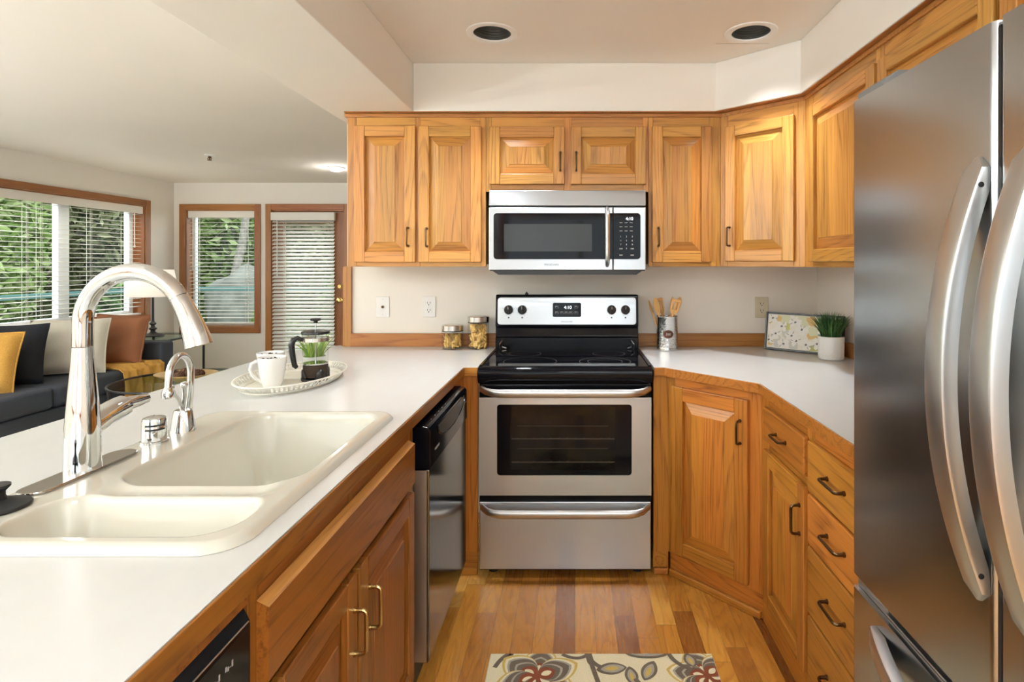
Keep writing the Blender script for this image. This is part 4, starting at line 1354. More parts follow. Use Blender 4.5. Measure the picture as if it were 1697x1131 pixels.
lf = t.location
def hnd(parent, loops):
    b = MB().loft(loops)
    b.v = [(p[0] - lf[0], p[1] - lf[1], p[2] - lf[2]) for p in b.v]
    return b.build('handle', M['satin'], parent, sharp=30)
h1 = hnd(dl, bow_handle('handle', (.913, 1.180), .716, .047, M['satin']))
h2 = hnd(drr, bow_handle('handle', (.808, 1.180), .716, .047, M['satin']))
h3 = hnd(fz, bow_handle('handle', (.88, .553), .74, .047, M['satin'], upright=False))
for z in (1.49, .872):
    b = MB().lathe([(.0045, 0), (.0045, .0012), (.002, .0012), (.002, .0004), (0, .0004)], seg=12).move(Matrix.Translation((.640, .8893, z)) @ Matrix.Rotation(PI / 2, 4, 'X'))
    b.v = [(p[0] - lf[0], p[1] - lf[1], p[2] - lf[2]) for p in b.v]
    b.build('set_screw', M['blackplastic'], h1)

# ================================================================== dishwasher
t = thing('dishwasher', 'dark stainless dishwasher with black control strip under the peninsula worktop', 'dishwasher', (-.78, 2.055, 0))
DY0, DY1, DX = 1.760, 2.352, -.455
ld = t.location
bw(MB().box(-1.06, -.51, DY0 + .006, DY1 - .004, .02, .862), 'tub', M['darkgrey'], t)
b = MB().prism([(-.510, .118), (DX - .006, .118), (DX, .124), (DX, .722), (-.510, .722)], DY0, DY1, 'y')
M['dw'] = steel('dishwasher_steel', 2, (0.20, 0.20, 0.205), .14, .06)
dd = bw(b, 'door', M['dw'], t, bevel=.003)
b = MB().prism([(-.512, .7225), (DX + .004, .7225), (DX + .004, .840), (DX - .004, .853), (DX - .020, .857), (-.512, .857)], DY0, DY1, 'y')
cpn = bw(b, 'control_panel', M['black'], t, bevel=.003)
bw(MB().box(-.508, DX - .008, DY0 - .0016, DY0 - .0001, .122, .72), 'lit_door_edge', M['satin'], t)  # brighter metal skin, the light on the door's side put into the colour
# crescent pocket handle
cr = []
for k in range(25):
    s_ = -1 + 2 * k / 24
    cr.append((2.075 + s_ * .225, .832 - .060 * math.sqrt(max(0, 1 - s_ * s_)) ** 1.0))
b = MB().prism(cr, DX + .0042, DX + .0052, 'x')
b.v = [(p[0] - ld[0], p[1] - ld[1], p[2] - ld[2]) for p in b.v]
b.build('pocket_handle', M['blackplastic'], cpn)
b = MB().tube([(DX + .005, p[0], p[1]) for p in cr], .0028, 6)
b.v = [(p[0] - ld[0], p[1] - ld[1], p[2] - ld[2]) for p in b.v]
b.build('pocket_lip', M['black'], cpn)
text('maker_lettering', 'FRIGIDAIRE', .012, (DX + .0046 - ld[0], 1.845 - ld[1], .768), (PI / 2, 0, PI / 2), M['print'], cpn, .0001)
b = MB()
for k in range(9):
    y = 2.19 + k * .017
    b.box(DX + .0042, DX + .0046, y, y + .008, .796, .7975)
for k in range(5):
    b.box(DX - .016, DX - .014, 1.84 + k * .05, 1.85 + k * .05, .8572, .8576)
b.v = [(p[0] - ld[0], p[1] - ld[1], p[2] - ld[2]) for p in b.v]
b.build('key_print', M['print'], cpn)
bw(MB().box(-.56, -.545, DY0 + .01, DY1 - .01, .0, .117), 'kick_plate', M['blackplastic'], t)
b = MB()
for z in (.66, .70):
    b.tube([(-.498, DY1 + .003, z), (-.470, DY1 + .006, z + .01), (-.476, DY1 + .006, z + .03)], .003, 6)
bw(b, 'side_latch', M['satin'], t)

# ================================================================== trash compactor at the near end
t = thing('trash_compactor', 'black appliance front under the near end of the peninsula worktop', 'trash compactor', (-.80, .655, 0))
lc = t.location
bw(MB().box(-1.08, -.512, .462, .866, .02, .862), 'body', M['blackplastic'], t)
b = MB().prism([(-.512, .11), (-.4985, .11), (-.4975, .812), (-.4985, .820), (-.5095, .840), (-.512, .841)], .464, .865, 'y')
fp = bw(b, 'front_panel', M['black'], t, bevel=.003)
b = MB().tube([(-.498, .47, .8195), (-.498, .860, .8195)], .0012, 6)
b.v = [(p[0] - lc[0], p[1] - lc[1], p[2] - lc[2]) for p in b.v]
b.build('edge_strip', M['satin'], fp)
for y in (.742, .772, .802):
    b = MB()
    for q in range(4):
        b.box(-.4974, -.4969, y + q * .005, y + q * .005 + .003, .783 - .002 * (q % 2), .790 - .003 * (q % 3))
    b.v = [(p[0] - lc[0], p[1] - lc[1], p[2] - lc[2]) for p in b.v]
    b.build('key_print', M['print'], fp)
b = MB().box(-.511, -.503, .462, .867, .8425, .8762); bw(b, 'top_rail', M['pen_h'], t)

# ================================================================== tap and things on the sink deck
SZ = CT + .0146                     # top of the sink's deck
fxp, fyp = -1.033, 1.184
t = thing('kitchen_faucet', 'tall chrome gooseneck kitchen faucet with side lever behind the sink', 'faucet', (fxp, fyp, SZ))
b = MB().prism(rrect(-.030, .030, -.130, .130, .030, 8), 0, .006)
b.build('deck_plate', M['plate'], t, .002)
b = MB().lathe([(.0, .006), (.032, .006), (.032, .012), (.0315, .02), (.0305, .075), (.0300, .10), (.0265, .150), (.0215, .21), (.0185, .255), (.0182, .262)], seg=36)
b.build('body', M['chrome'], t)
R_ = .108
zt = .312
path = [(0, 0, .2635), (0, 0, .285)] + [(R_ - R_ * math.cos(math.radians(a)), 0, zt + R_ * math.sin(math.radians(a))) for a in range(0, 151, 6)]
MB().tube(path, [.0180] * len(path), 24).build('neck', M['chrome'], t)
p0 = Vector(path[-1]); a = math.radians(150)
dirv = Vector((math.sin(a), 0, math.cos(a)))
hd = []
for k in range(13):
    s_ = k / 12
    ang_ = math.radians(150 + 16 * s_)
    hd.append(p0.copy())
    p0 = p0 + Vector((math.sin(ang_), 0, math.cos(ang_))) * .0092
rs = [.0172, .0186] + [.0186 + .0085 * (k / 10) ** 1.2 for k in range(11)]
MB().tube([tuple(p) for p in hd], rs, 24).build('spray_head', M['chrome'], t)
e = hd[-1]
b = MB().tube([(0, 0, .070), (0, .022, .090), (0, .048, .102), (0, .078, .108), (0, .104, .112), (0, .108, .1125)], [.020, .0245, .0255, .0255, .0245, .020], 24)
lv = b.build('lever_hub', M['chrome'], t)
b = MB().tube([(0, .100, .112), (.001, .112, .114), (.003, .145, .1135), (.005, .172, .114), (.005, .178, .114)], [.0165, .0165, .0145, .0115, .005], 18, flat=.75)
b.build('lever', M['chrome'], lv)

t = thing('air_gap_cap', 'short chrome air gap cap with two slots, beside the small tap', 'air gap', (-1.032, 1.384, SZ))
b = MB().lathe([(0, 0), (.030, 0), (.030, .004), (.0265, .006), (.0262, .052), (.024, .059), (.016, .062), (0, .063)], seg=30); b.build('cap', M['chrome'], t)
b = MB()
for z in (.034, .044):
    L = []
    for k in range(9):
        a = math.radians(-95 + 90 * k / 8)
        L.append((.0264 * math.cos(a), .0264 * math.sin(a), z))
    b.tube(L, .0022, 6)
b.build('slot', M['slot'], t)

t = thing('filtered_water_tap', 'small arched chrome drinking water tap with two levers', 'faucet', (-1.027, 1.478, SZ))
b = MB().lathe([(0, 0), (.030, 0), (.0295, .004), (.0215, .050), (.020, .054), (0, .055)], seg=28); b.build('base', M['chrome'], t)
pts = [(.006, .012, .052), (.010, .014, .09), (.012, .012, .13)] + [(.012 + .004 * (1 - math.cos(math.radians(a))), .012 - .046 * (1 - math.cos(math.radians(a))), .150 + .052 * math.sin(math.radians(a))) for a in range(0, 181, 12)]
pts += [(.020, -.082, .128)]
b = MB().tube(pts, .0085, 14)
b.tube([(.020, -.082, .130), (.020, -.083, .118), (.020, -.083, .104)], [.0085, .0135, .0125], 14)
b.build('spout', M['chrome'], t)
for dx, dy in ((.0, -.046), (.012, -.014)):
    b = MB().tube([(0, -.002, .052), (dx * .6, dy * .35, .085), (dx, dy, .118)], [.0042, .0045, .0055], 10)
    b.ball((dx, dy, .122), .0095, 12, 8); b.build('lever', M['chrome'], t)

t = thing('sink_stopper', 'black rubber sink stopper at the left end of the faucet plate', 'sink stopper', (-1.030, 1.003, SZ + .0005))
b = MB().lathe([(0, 0), (.047, 0), (.049, .003), (.047, .006), (.030, .011), (.020, .016), (.0, .016)], seg=36); b.build('flange', M['rubber'], t)
b = MB().lathe([(.016, .0165), (.013, .022), (.013, .030), (.020, .038), (.020, .042), (0, .043)], seg=28); b.build('knob', M['rubber'], t)

# ================================================================== tray with breakfast things
TX, TY = -1.075, 2.155
t = thing('serving_tray', 'oval cream metal tray with pierced rim on the peninsula', 'tray', (TX, TY, CT))
n = 96
def ell(a, b_, z, k):
    th = 2 * PI * k / n
    return (a * math.cos(th), b_ * math.sin(th), z)
b = MB()
bot = [[ell(.142, .232, .003, k) for k in range(n)], [ell(.150, .240, .005, k) for k in range(n)], [ell(.155, .245, .011, k) for k in range(n)]]
b.loft([[ell(.142, .232, .0, k) for k in range(n)]] + bot[:1], smooth=True, cap0=True, cap1=True)
b.loft(bot, cap0=False, cap1=False)
low, high = (.155, .245, .011), (.171, .263, .031)
n2_ = 150
def el2(a, b_, z, k):
    th = 2 * PI * k / n2_
    return (a * math.cos(th), b_ * math.sin(th), z)
def mix(p, r_, f):
    return tuple(p[i] * (1 - f) + r_[i] * f for i in range(3))
for k in range(n2_):       # pierced wall: slots between uprights, joined by a bar at mid height
    q = [el2(*low, k), el2(*low, k + 1), el2(*high, k + 1), el2(*high, k)]
    solid = k % 2 == 0 or abs(math.sin(2 * PI * k / n2_)) > .975
    if solid:
        b.add(q, [(0, 1, 2, 3)])
    else:
        for f0, f1 in ((0, .10), (.44, .56), (.90, 1.0)) if k % 4 == 1 else ((0, .10), (.90, 1.0)):
            b.add([mix(q[0], q[3], f0), mix(q[1], q[2], f0), mix(q[1], q[2], f1), mix(q[0], q[3], f1)], [(0, 1, 2, 3)])
bb = b.build('pierced_wall', M['traypaint'], t, recalc=False)
sm = bb.modifiers.new('thick', 'SOLIDIFY'); sm.thickness = .0015
MB().tube([ell(.172, .264, .033, k) for k in range(n)], .0034, 8, closed=True).build('rim', M['traypaint'], t)

TZ = CT + .0045
for (x, y), lb, a in (((-1.098, 2.045), 'white coffee mug at the front of the oval tray, handle towards the faucet', 215), ((-1.160, 2.150), 'white coffee mug behind the front mug on the oval tray', 150)):
    t = thing('coffee_mug', lb, 'mug', (x, y, TZ), 0, 'white mugs on the tray')
    b = MB().lathe([(0, .0), (.026, 0), (.031, .003), (.036, .02), (.042, .05), (.046, .085), (.048, .108), (.047, .110), (.0445, .108), (.043, .09), (.040, .06), (0, .058)], seg=40)
    b.build('body', M['ceramic'], t, sharp=60)
    c, s_ = math.cos(math.radians(a)), math.sin(math.radians(a))
    P = [(.039, .094), (.052, .098), (.066, .090), (.070, .072), (.064, .052), (.052, .036), (.035, .024)]
    MB().tube([(c * r_, s_ * r_, z) for r_, z in P], [.007, .0065, .006, .006, .006, .0065, .007], 12, flat=1.25).build('handle', M['ceramic'], t)
    b = MB().lathe([(0, .093), (.0420, .093), (.0420, .094), (0, .0965)], seg=30)
    rg = random.Random(a)
    cr = MB()
    tag(b.build('milk_foam', M['ceramic'], loc=(x, y, TZ)), 'white foam filling the %s mug on the tray' % ('front' if a == 215 else 'back'), 'milk foam', kind='stuff')
    for _ in range(46):
        r_, th = .038 * math.sqrt(rg.random()), rg.uniform(0, 6.28)
        cr.ball((r_ * math.cos(th), r_ * math.sin(th), .0970 + rg.uniform(0, .006)), rg.uniform(.0025, .005), 7, 5, scale=(1, .7, .6))
    tag(cr.build('chocolate_crumbs', M['bean'], loc=(x, y, TZ)), 'dark crumbs scattered on top of the %s white mug' % ('front' if a == 215 else 'back'), 'crumbs', kind='stuff')

px_, py_ = -1.000, 2.175
t = thing('french_press', 'glass and black french press standing on the oval tray', 'french press', (px_, py_, TZ))
MB().lathe([(0, .008), (.043, .008), (.046, .012), (.047, .03), (.047, .168), (.049, .176), (.0475, .176), (.0455, .168), (.0455, .03), (.044, .014), (0, .013)], seg=40).build('beaker', M['clear'], t)
b = MB().lathe([(.050, 0), (.052, .004), (.052, .010), (.049, .010), (.0475, .002)], seg=36)
for k in range(4):
    a = PI / 4 + k * PI / 2
    a0, a1 = a - .42, a + .42
    L0 = [(.050 * math.cos(a0 + (a1 - a0) * i / 6), .050 * math.sin(a0 + (a1 - a0) * i / 6)) for i in range(7)]
    top = [.018 + .028 * math.sin(PI * i / 6) ** .6 for i in range(7)]
    vs = [(x, y, .004) for x, y in L0] + [(L0[i][0], L0[i][1], top[i]) for i in range(7)]
    b.add(vs, [(i, i + 1, i + 8, i + 7) for i in range(6)])
o = b.build('base_frame', M['blackplastic'], t); s_ = o.modifiers.new('thick', 'SOLIDIFY'); s_.thickness = .003
MB().lathe([(.0478, .150), (.0492, .150), (.0492, .164), (.0478, .164)], seg=36, cap0=False, cap1=False).build('steel_band', M['lid'], t)
MB().lathe([(0, .177), (.050, .177), (.052, .180), (.051, .187), (.030, .192), (0, .193)], seg=40).build('lid', M['blackplastic'], t)
b = MB().tube([(0, 0, .06), (0, 0, .224)], .0023, 10); b.build('plunger_rod', M['chrome'], t)
MB().lathe([(0, .218), (.007, .219), (.008, .226), (.019, .229), (.0195, .234), (.016, .237), (0, .238)], seg=24).build('plunger_knob', M['blackplastic'], t)
b = MB().lathe([(0, .062), (.044, .062), (.0445, .064), (.0445, .067), (0, .068)], seg=32); b.build('filter_disc', M['clear'] if False else M['chrome'], t)
a = math.radians(218); c, s_ = math.cos(a), math.sin(a)
P = [(.049, .158), (.064, .166), (.078, .160), (.085, .142), (.083, .115), (.079, .088), (.074, .062), (.066, .054)]
MB().tube([(c * r_, s_ * r_, z) for r_, z in P], [.008, .009, .0105, .0115, .011, .010, .009, .007], 12, flat=.85).build('handle', M['blackplastic'], t)
tag(MB().lathe([(0, .0135), (.0432, .0145), (.0450, .02), (.0450, .058), (.02, .0608), (0, .061)], seg=28).build('ground_coffee', M['coffee'], loc=(px_, py_, TZ)), 'dark ground coffee in the bottom of the glass press', 'coffee', kind='stuff')


def grass_pot(name, label, loc, pot_prof, rtop, ztop, n, hmin, hmax, spread, m, lattice=False, seed=0, lean=.9, wid=.0032, potname='pot'):
    rg = random.Random(seed)
    t = thing(name, label, 'potted plant', loc)
    p = MB().lathe(pot_prof, seg=44).build(potname, M['pot'], t, sharp=50)
    if lattice:      # raised diamond lattice on the pot
        b = MB(); r0 = pot_prof[2][0]; z0, z1 = .008, ztop - .012
        for s_ in (-1, 1):
            for k in range(18):
                L = []
                for i in range(13):
                    f = i / 12
                    a = 2 * PI * k / 18 + s_ * f * 1.5
                    L.append(((r0 + .0006 + .001 * f) * math.cos(a), (r0 + .0006 + .001 * f) * math.sin(a), z0 + (z1 - z0) * f))
                b.tube(L, .0013, 5)
        b.build('diamond_lattice', M['pot'], p)
    MB().lathe([(0, ztop - .012), (rtop - .006, ztop - .012), (0, ztop - .010)], seg=24).build('soil', M['soil'], t)
    b = MB()
    for _ in range(n):
        r_, th = (rtop - .012) * math.sqrt(rg.random()), rg.uniform(0, 2 * PI)
        h = rg.uniform(hmin, hmax)
        out = spread * (r_ / rtop * .8 + .25 * rg.random()) * rg.uniform(.6, 1.25)
        th2 = th + rg.gauss(0, .35)
        base = Vector((r_ * math.cos(th), r_ * math.sin(th), ztop - .012))
        side = Vector((-math.sin(th2 + rg.gauss(0, .6)), math.cos(th2 + rg.gauss(0, .6)), 0)) * wid * rg.uniform(.7, 1.2)
        prev = None; vs = []; N_ = 6
        for i in range(N_ + 1):
            f = i / N_
            q = base + Vector((math.cos(th2) * out * f ** 1.7, math.sin(th2) * out * f ** 1.7, h * (f - .22 * lean * f ** 3 * (out / max(h, .01)))))
            wv = side * (1 - f ** 2.2) + side * .04
            vs += [q - wv, q + wv]
        b.add(vs, [(2 * i, 2 * i + 1, 2 * i + 3, 2 * i + 2) for i in range(N_)], 0, True)
    b.build('grass_blades', m, t, recalc=False)
    return t


grass_pot('potted_grass', 'small white pot of lime green grass behind the glass press on the tray', (-1.062, 2.300, TZ), [(0, 0), (.036, 0), (.040, .004), (.045, .072), (.042, .072), (.038, .010), (0, .009)], .042, .072, 85, .06, .125, .085, M['limegrass'], seed=4)
grass_pot('potted_grass', 'white lattice-patterned pot of dark green grass in front of the framed print', (1.212, 2.672, CT), [(0, 0), (.048, 0), (.0555, .004), (.0590, .108), (.0555, .110), (.052, .02), (0, .015)], .054, .110, 330, .08, .135, .085, M['grass'], True, seed=5, wid=.0034)

# ================================================================== jars, crock, print
def pasta_tube(b, c, d, L, r, m=0):
    d = d.normalized()
    u = d.cross(Vector((0, 0, 1)) if abs(d.z) < .9 else Vector((1, 0, 0))).normalized(); v = d.cross(u)
    A, B_, A2, B2 = [], [], [], []
    for k in range(8):
        w_ = u * math.cos(PI * k / 4) + v * math.sin(PI * k / 4)
        sl = d * (w_.dot(u) * r * .9)
        A.append(c - d * L / 2 + w_ * r + sl); B_.append(c + d * L / 2 + w_ * r + sl)
        A2.append(c - d * L / 2 + w_ * r * .62 + sl); B2.append(c + d * L / 2 + w_ * r * .62 + sl)
    b.loft([[tuple(p) for p in q] for q in (A2, A, B_, B2)], m, True, False, False)


for (x, y), h, fill, lb, lb2, sd in (((-.6525, 3.005), .128, .070, 'short glass jar half full of pasta with steel lid, left of the range', 'dry pasta in the short glass jar', 1),
                                ((-.5150, 3.005), .174, .132, 'tall glass jar full of pasta with steel lid, beside the range', 'dry pasta tubes in the tall glass jar', 2)):
    r_ = .057
    t = thing('pasta_jar', lb, 'jar', (x, y, CT), 0)
    MB().lathe([(0, .0), (r_ - .004, 0), (r_, .004), (r_, h - .034), (r_ - .006, h - .028), (r_ - .006, h - .018), (r_ - .008, h - .018), (r_ - .008, h - .030), (r_ - .0025, h - .036), (r_ - .0025, .008), (r_ - .006, .005), (0, .005)], seg=44).build('glass_body', M['clear'], t)
    MB().lathe([(r_ - .007, h - .034), (r_ - .001, h - .034), (r_ - .001, h - .030), (r_ - .007, h - .030)], seg=36, cap0=False, cap1=False).build('seal', M['blackplastic'], t)
    MB().lathe([(r_ - .003, h - .029), (r_ + .0005, h - .029), (r_ + .001, h - .003), (r_ - .002, h), (0, h)], seg=44).build('lid', M['lid'], t)
    b = MB(); rg = random.Random(sd)
    n = 150 if sd == 2 else 95
    for k in range(n):
        rr = (r_ - .0165) * rg.random() ** .33; th = rg.uniform(0, 2 * PI)
        L = .026 if sd == 2 else .017
        z = .014 + (fill - .014) * (k + .5) / n
        d = Vector((rg.gauss(0, 1), rg.gauss(0, 1), rg.gauss(0, .9)))
        tang = Vector((-math.sin(th), math.cos(th), 0))
        d = tang * d.x + Vector((0, 0, 1)) * d.z + Vector((math.cos(th), math.sin(th), 0)) * (.25 * d.y)
        pasta_tube(b, Vector((rr * math.cos(th), rr * math.sin(th), z)), d, L, .0062 if sd == 2 else .0058)
    tag(b.build('dry_pasta', M['pasta'], loc=(x, y, CT), recalc=False, sharp=60), lb2, 'pasta', kind='stuff')

cxx, cyy = .484, 2.965
t = thing('utensil_crock', 'hammered steel crock with oval copper badge holding wooden utensils', 'utensil holder', (cxx, cyy, CT))
M['hammered'], nt, p = new_mat('hammered_steel')
p.inputs['Base Color'].default_value = (.66, .65, .63, 1); p.inputs['Metallic'].default_value = 1; p.inputs['Roughness'].default_value = .16
tc = N(nt, 'ShaderNodeTexCoord'); vo = N(nt, 'ShaderNodeTexVoronoi'); vo.inputs['Scale'].default_value = 130; vo.feature = 'SMOOTH_F1'
nt.links.new(tc.outputs['Object'], vo.inputs['Vector'])
bp = N(nt, 'ShaderNodeBump'); bp.inputs['Strength'].default_value = .55; bp.inputs['Distance'].default_value = .003
nt.links.new(vo.outputs['Distance'], bp.inputs['Height']); nt.links.new(bp.outputs['Normal'], p.inputs['Normal'])
MB().lathe([(0, 0), (.052, 0), (.055, .003), (.055, .016), (.0545, .018)], seg=48, cap1=False).build('base_band', M['lid'], t)
MB().lathe([(.0548, .016), (.0552, .172), (.0565, .174), (.0565, .178), (.0540, .178), (.0525, .02), (0, .02)], seg=64, cap0=False).build('cup', M['hammered'], t)
b = MB(); loops = []
for f_, rr_ in ((1.0, .0554), (.95, .0572), (.7, .0573), (.4, .0573), (.1, .0573)):
    L = []
    for k in range(36):
        a = 2 * PI * k / 36
        th = -PI / 2 - .06 + .50 * f_ * math.cos(a)
        L.append((rr_ * math.cos(th), rr_ * math.sin(th), .088 + .021 * f_ * math.sin(a)))
    loops.append(L)
b.loft(loops, cap0=False); bd = b.build('badge', M['copper'], t)
b = MB()
for k in range(5):
    th = -PI / 2 - .24 + k * .09
    b.tube([(.0576 * math.cos(th), .0576 * math.sin(th), .082), (.0580 * math.cos(th + .03), .0580 * math.sin(th + .03), .094)], .0012, 5)
b.build('badge_script', M['satin'], bd)


def utensil(name, label, base, tip, headfn):
    """wooden utensil standing from base (inside the crock) to tip; head built along local z, flat in local x"""
    B0, T0 = Vector(base), Vector(tip)
    d = (T0 - B0); L = d.length; d.normalize()
    yv = Vector((0, 1, 0)); yv = (yv - d * yv.dot(d)).normalized(); xv = yv.cross(d)
    R = Matrix((xv, yv, d)).transposed().to_4x4(); R.translation = Vector((cxx, cyy, CT)) + B0
    o = bpy.data.objects.new(name, None); COL.objects.link(o); o.matrix_world = R
    o['label'] = label; o['category'] = 'utensil'; o['group'] = 'wooden utensils in the crock'
    hl = headfn[1]
    MB().tube([(0, 0, 0), (0, 0, L * .4), (0, 0, L - hl + .012)], [.0055, .005, .0055], 10).build('handle', M['wood_light'], o)
    b = headfn[0](L); b.build('head', M['wood_light'], o, .0012 if headfn[2] else 0, 1, rot=(0, 0, headfn[3] if len(headfn) > 3 else 0))


def spoon(L, w=.021, h=.074):
    b = MB(); loops = []
    for k in range(13):
        f = k / 12
        z = L - h + h * f
        ww = w * (max(0.02, math.sin(PI * min(1, (.10 + .90 * f)))) ** .55) * (.72 + .28 * f)
        th = .0045 * (1 - .5 * f)
        loops.append([(ww * math.cos(2 * PI * i / 16), th * math.sin(2 * PI * i / 16) + .004 * math.sin(PI * f) * (1 - (math.cos(2 * PI * i / 16)) ** 2), z) for i in range(16)])
    return b.loft(loops)


def spatula(L, w=.026, h=.095, slots=0):
    b = MB(); y0, y1 = -.0028, .0028
    z0, z1 = L - h, L
    if not slots:
        return b.prism([(-.006, z0), (.006, z0), (w * .8, z0 + h * .4), (w, z1 - .004), (w * .8, z1), (-w * .8, z1), (-w, z1 - .004), (-w * .8, z0 + h * .4)], y0, y1, 'y')
    b.prism([(-.006, z0), (.006, z0), (w * .75, z0 + h * .22), (w * .9, z0 + h * .35), (-w * .9, z0 + h * .35), (-w * .75, z0 + h * .22)], y0, y1, 'y')
    b.prism([(-w, z1 - h * .16), (w, z1 - h * .16), (w * .98, z1 - .004), (w * .8, z1), (-w * .8, z1), (-w * .98, z1 - .004)], y0, y1, 'y')
    bars = slots + 1; gap = .0055
    wb = (2 * w * .93 - gap * slots) / bars
    for k in range(bars):
        x = -w * .93 + k * (wb + gap)
        b.box(x, x + wb, y0, y1, z0 + h * .35, z1 - h * .16)
    return b


utensil('wooden_spoon', 'thin wooden spoon leaning farthest left in the steel crock', (-.020, .010, .022), (-.098, .000, .262), (lambda L: spoon(L, .014, .085), .085, 0, .9))
utensil('wooden_spoon', 'broad pale wooden spoon second from left in the steel crock', (-.010, -.020, .022), (-.066, -.012, .277), (lambda L: spoon(L, .020, .092), .092, 0, .2))
utensil('wooden_spatula', 'wooden spatula with one slot leaning left in the crock', (.008, .012, .022), (-.038, .015, .272), (lambda L: spatula(L, .019, .092, 1), .092, 1, .5))
utensil('wooden_spatula', 'wide wooden turner with two slots at the right in the crock', (-.016, -.022, .022), (.046, -.028, .268), (lambda L: spatula(L, .026, .088, 2), .088, 1))
utensil('wooden_spoon', 'round wooden spoon behind the slotted turner at the far right', (-.020, .018, .022), (.074, .020, .276), (lambda L: spoon(L, .020, .080), .080, 0))
utensil('wooden_spoon', 'dark-edged wooden spoon at the back behind the slotted turner', (.010, .028, .022), (.034, .032, .278), (lambda L: spoon(L, .017, .07), .07, 0, .8))

# framed floral print leaning across the corner
ang3 = math.atan2(-.194, .209)
FLn, FH = .395, .196
t = thing('framed_print', 'black-framed floral watercolour print leaning in the counter corner', 'picture', (1.008, 2.998, CT + .0015), 0, rot=(math.radians(-9), 0, ang3))
b = MB(); rect_frame(b, .009, FLn - .009, .009, FH - .009, .009, -.012, .008, 'y', (0, 0)); b.build('frame', M['iron'], t, .0015)
MB().box(.009, FLn - .009, -.002, .006, .009, FH - .009).build('backing', M['iron'], t)
pm = [plain('print_paper', (.80, .78, .71), .6), plain('print_white', (.84, .83, .79), .6), plain('print_grey', (.40, .41, .40), .6), plain('print_dark', (.05, .05, .055), .6),
      plain('print_lime', (.50, .50, .17), .6), plain('print_ochre', (.66, .45, .18), .6), plain('print_pale_green', (.66, .68, .48), .6), plain('print_pale_grey', (.60, .61, .57), .6)]
b = MB().box(.010, FLn - .010, -.0045, -.002, .010, FH - .010, 0)
rg = random.Random(5)
lay = [0]
def blob(cx, cz, r1, r2, a, mi, wob=.25, n=14):
    lay[0] += 1
    y = -.0046 - .00001 * lay[0]
    ph = rg.uniform(0, 6)
    pts = []
    for k in range(n):
        th = 2 * PI * k / n
        w_ = 1 + wob * math.sin(3 * th + ph) * .5 + wob * .5 * math.sin(5 * th + 2 * ph)
        x, z = r1 * w_ * math.cos(th), r2 * w_ * math.sin(th)
        X = cx + x * math.cos(a) - z * math.sin(a); Z = cz + x * math.sin(a) + z * math.cos(a)
        pts.append((min(max(X, .012), FLn - .012), y, min(max(Z, .012), FH - .012)))
    b.add(pts, [list(range(n))], mi)
for cx, cz, r, mi in ((.10, .165, .035, 6), (.19, .17, .04, 6), (.24, .16, .03, 5), (.245, .09, .028, 5), (.25, .11, .03, 6), (.065, .165, .02, 5), (.02, .15, .016, 4), (.115, .125, .020, 4), (.25, .025, .030, 4), (.19, .145, .02, 6),
                      (.06, .05, .035, 7), (.115, .085, .030, 7), (.15, .03, .030, 7), (.27, .055, .02, 7), (.03, .04, .02, 5), (.33, .12, .04, 6), (.34, .05, .03, 4), (.30, .15, .03, 5), (.36, .16, .02, 4)):
    blob(cx, cz, r, r * .8, rg.uniform(0, 3), mi)
for cx, cz in ((.035, .165), (.085, .125), (.055, .085), (.155, .15), (.19, .115), (.165, .055), (.10, .035), (.215, .04), (.27, .05), (.14, .08), (.30, .10), (.33, .07), (.345, .14), (.02, .05)):
    for k in range(5):
        a = k * 1.257 + rg.random()
        blob(cx + .018 * math.cos(a), cz + .015 * math.sin(a), .016, .011, a, 1, .2)
    for k in range(2):
        a = rg.uniform(0, 6); blob(cx + .022 * math.cos(a), cz + .018 * math.sin(a), .009, .0025, a, 2, .2, 8)
    blob(cx, cz, .0075, .0060, rg.random(), 2, .3, 10); blob(cx + .001, cz, .0050, .0040, rg.random(), 3, .4, 10)
b.build('print_sheet', pm, t, recalc=False)

# ------------------------------------------------------------------ sockets on the kitchen wall


def wall_plate(name, label, cat, x, z, m, kind):
    t = thing(name, label, cat, (x, YW - .0005, z))
    MB().box(-.0365, .0365, -.006, 0, -.057, .057).build('cover_plate', m, t, .003)
    if kind == 'duplex':
        for dz in (-.0195, .0195):
            so = MB().prism([(p[0], p[1] + dz) for p in rrect(-.0165, .0165, -.014, .014, .010, 5)], -.0085, -.0055, 'y').build('socket', m, t)
            b = MB(); b.box(-.0085, -.006, -.0088, -.0083, dz - .001, dz + .008); b.box(.006, .0085, -.0088, -.0083, dz - .001, dz + .008)
            b.prism([(p[0], p[1]) for p in arc(0, dz - .0075, .003, 0, 330, 10)], -.0088, -.0083, 'y'); b.build('slot', M['slot'], so)
        MB().prism(arc(0, 0, .003, 0, 330, 10), -.0072, -.0058, 'y').build('screw', M['satin'], t)
    else:
        for dz in (-.042, .042):
            MB().prism(arc(0, dz, .003, 0, 330, 10), -.0068, -.0058, 'y').build('screw', M['satin'], t)
        b = MB().lathe([(.0075, .0058), (.0075, .009), (.0048, .010), (.0048, .016), (.002, .016), (.0, .014)], seg=12).move(Matrix.Rotation(PI / 2, 4, 'X')); b.build('jack', M['bronze'], t)
    return t


wall_plate('cable_jack', 'white wall plate with a single round cable jack near the wall end', 'wall plate', -1.053, 1.130, M['white'], 'jack')
wall_plate('wall_outlet', 'white double wall outlet left of the range', 'outlet', -.800, 1.130, M['white'], 'duplex')
wall_plate('wall_outlet', 'almond double wall outlet above the framed print', 'outlet', 1.022, 1.127, M['almond'], 'duplex')

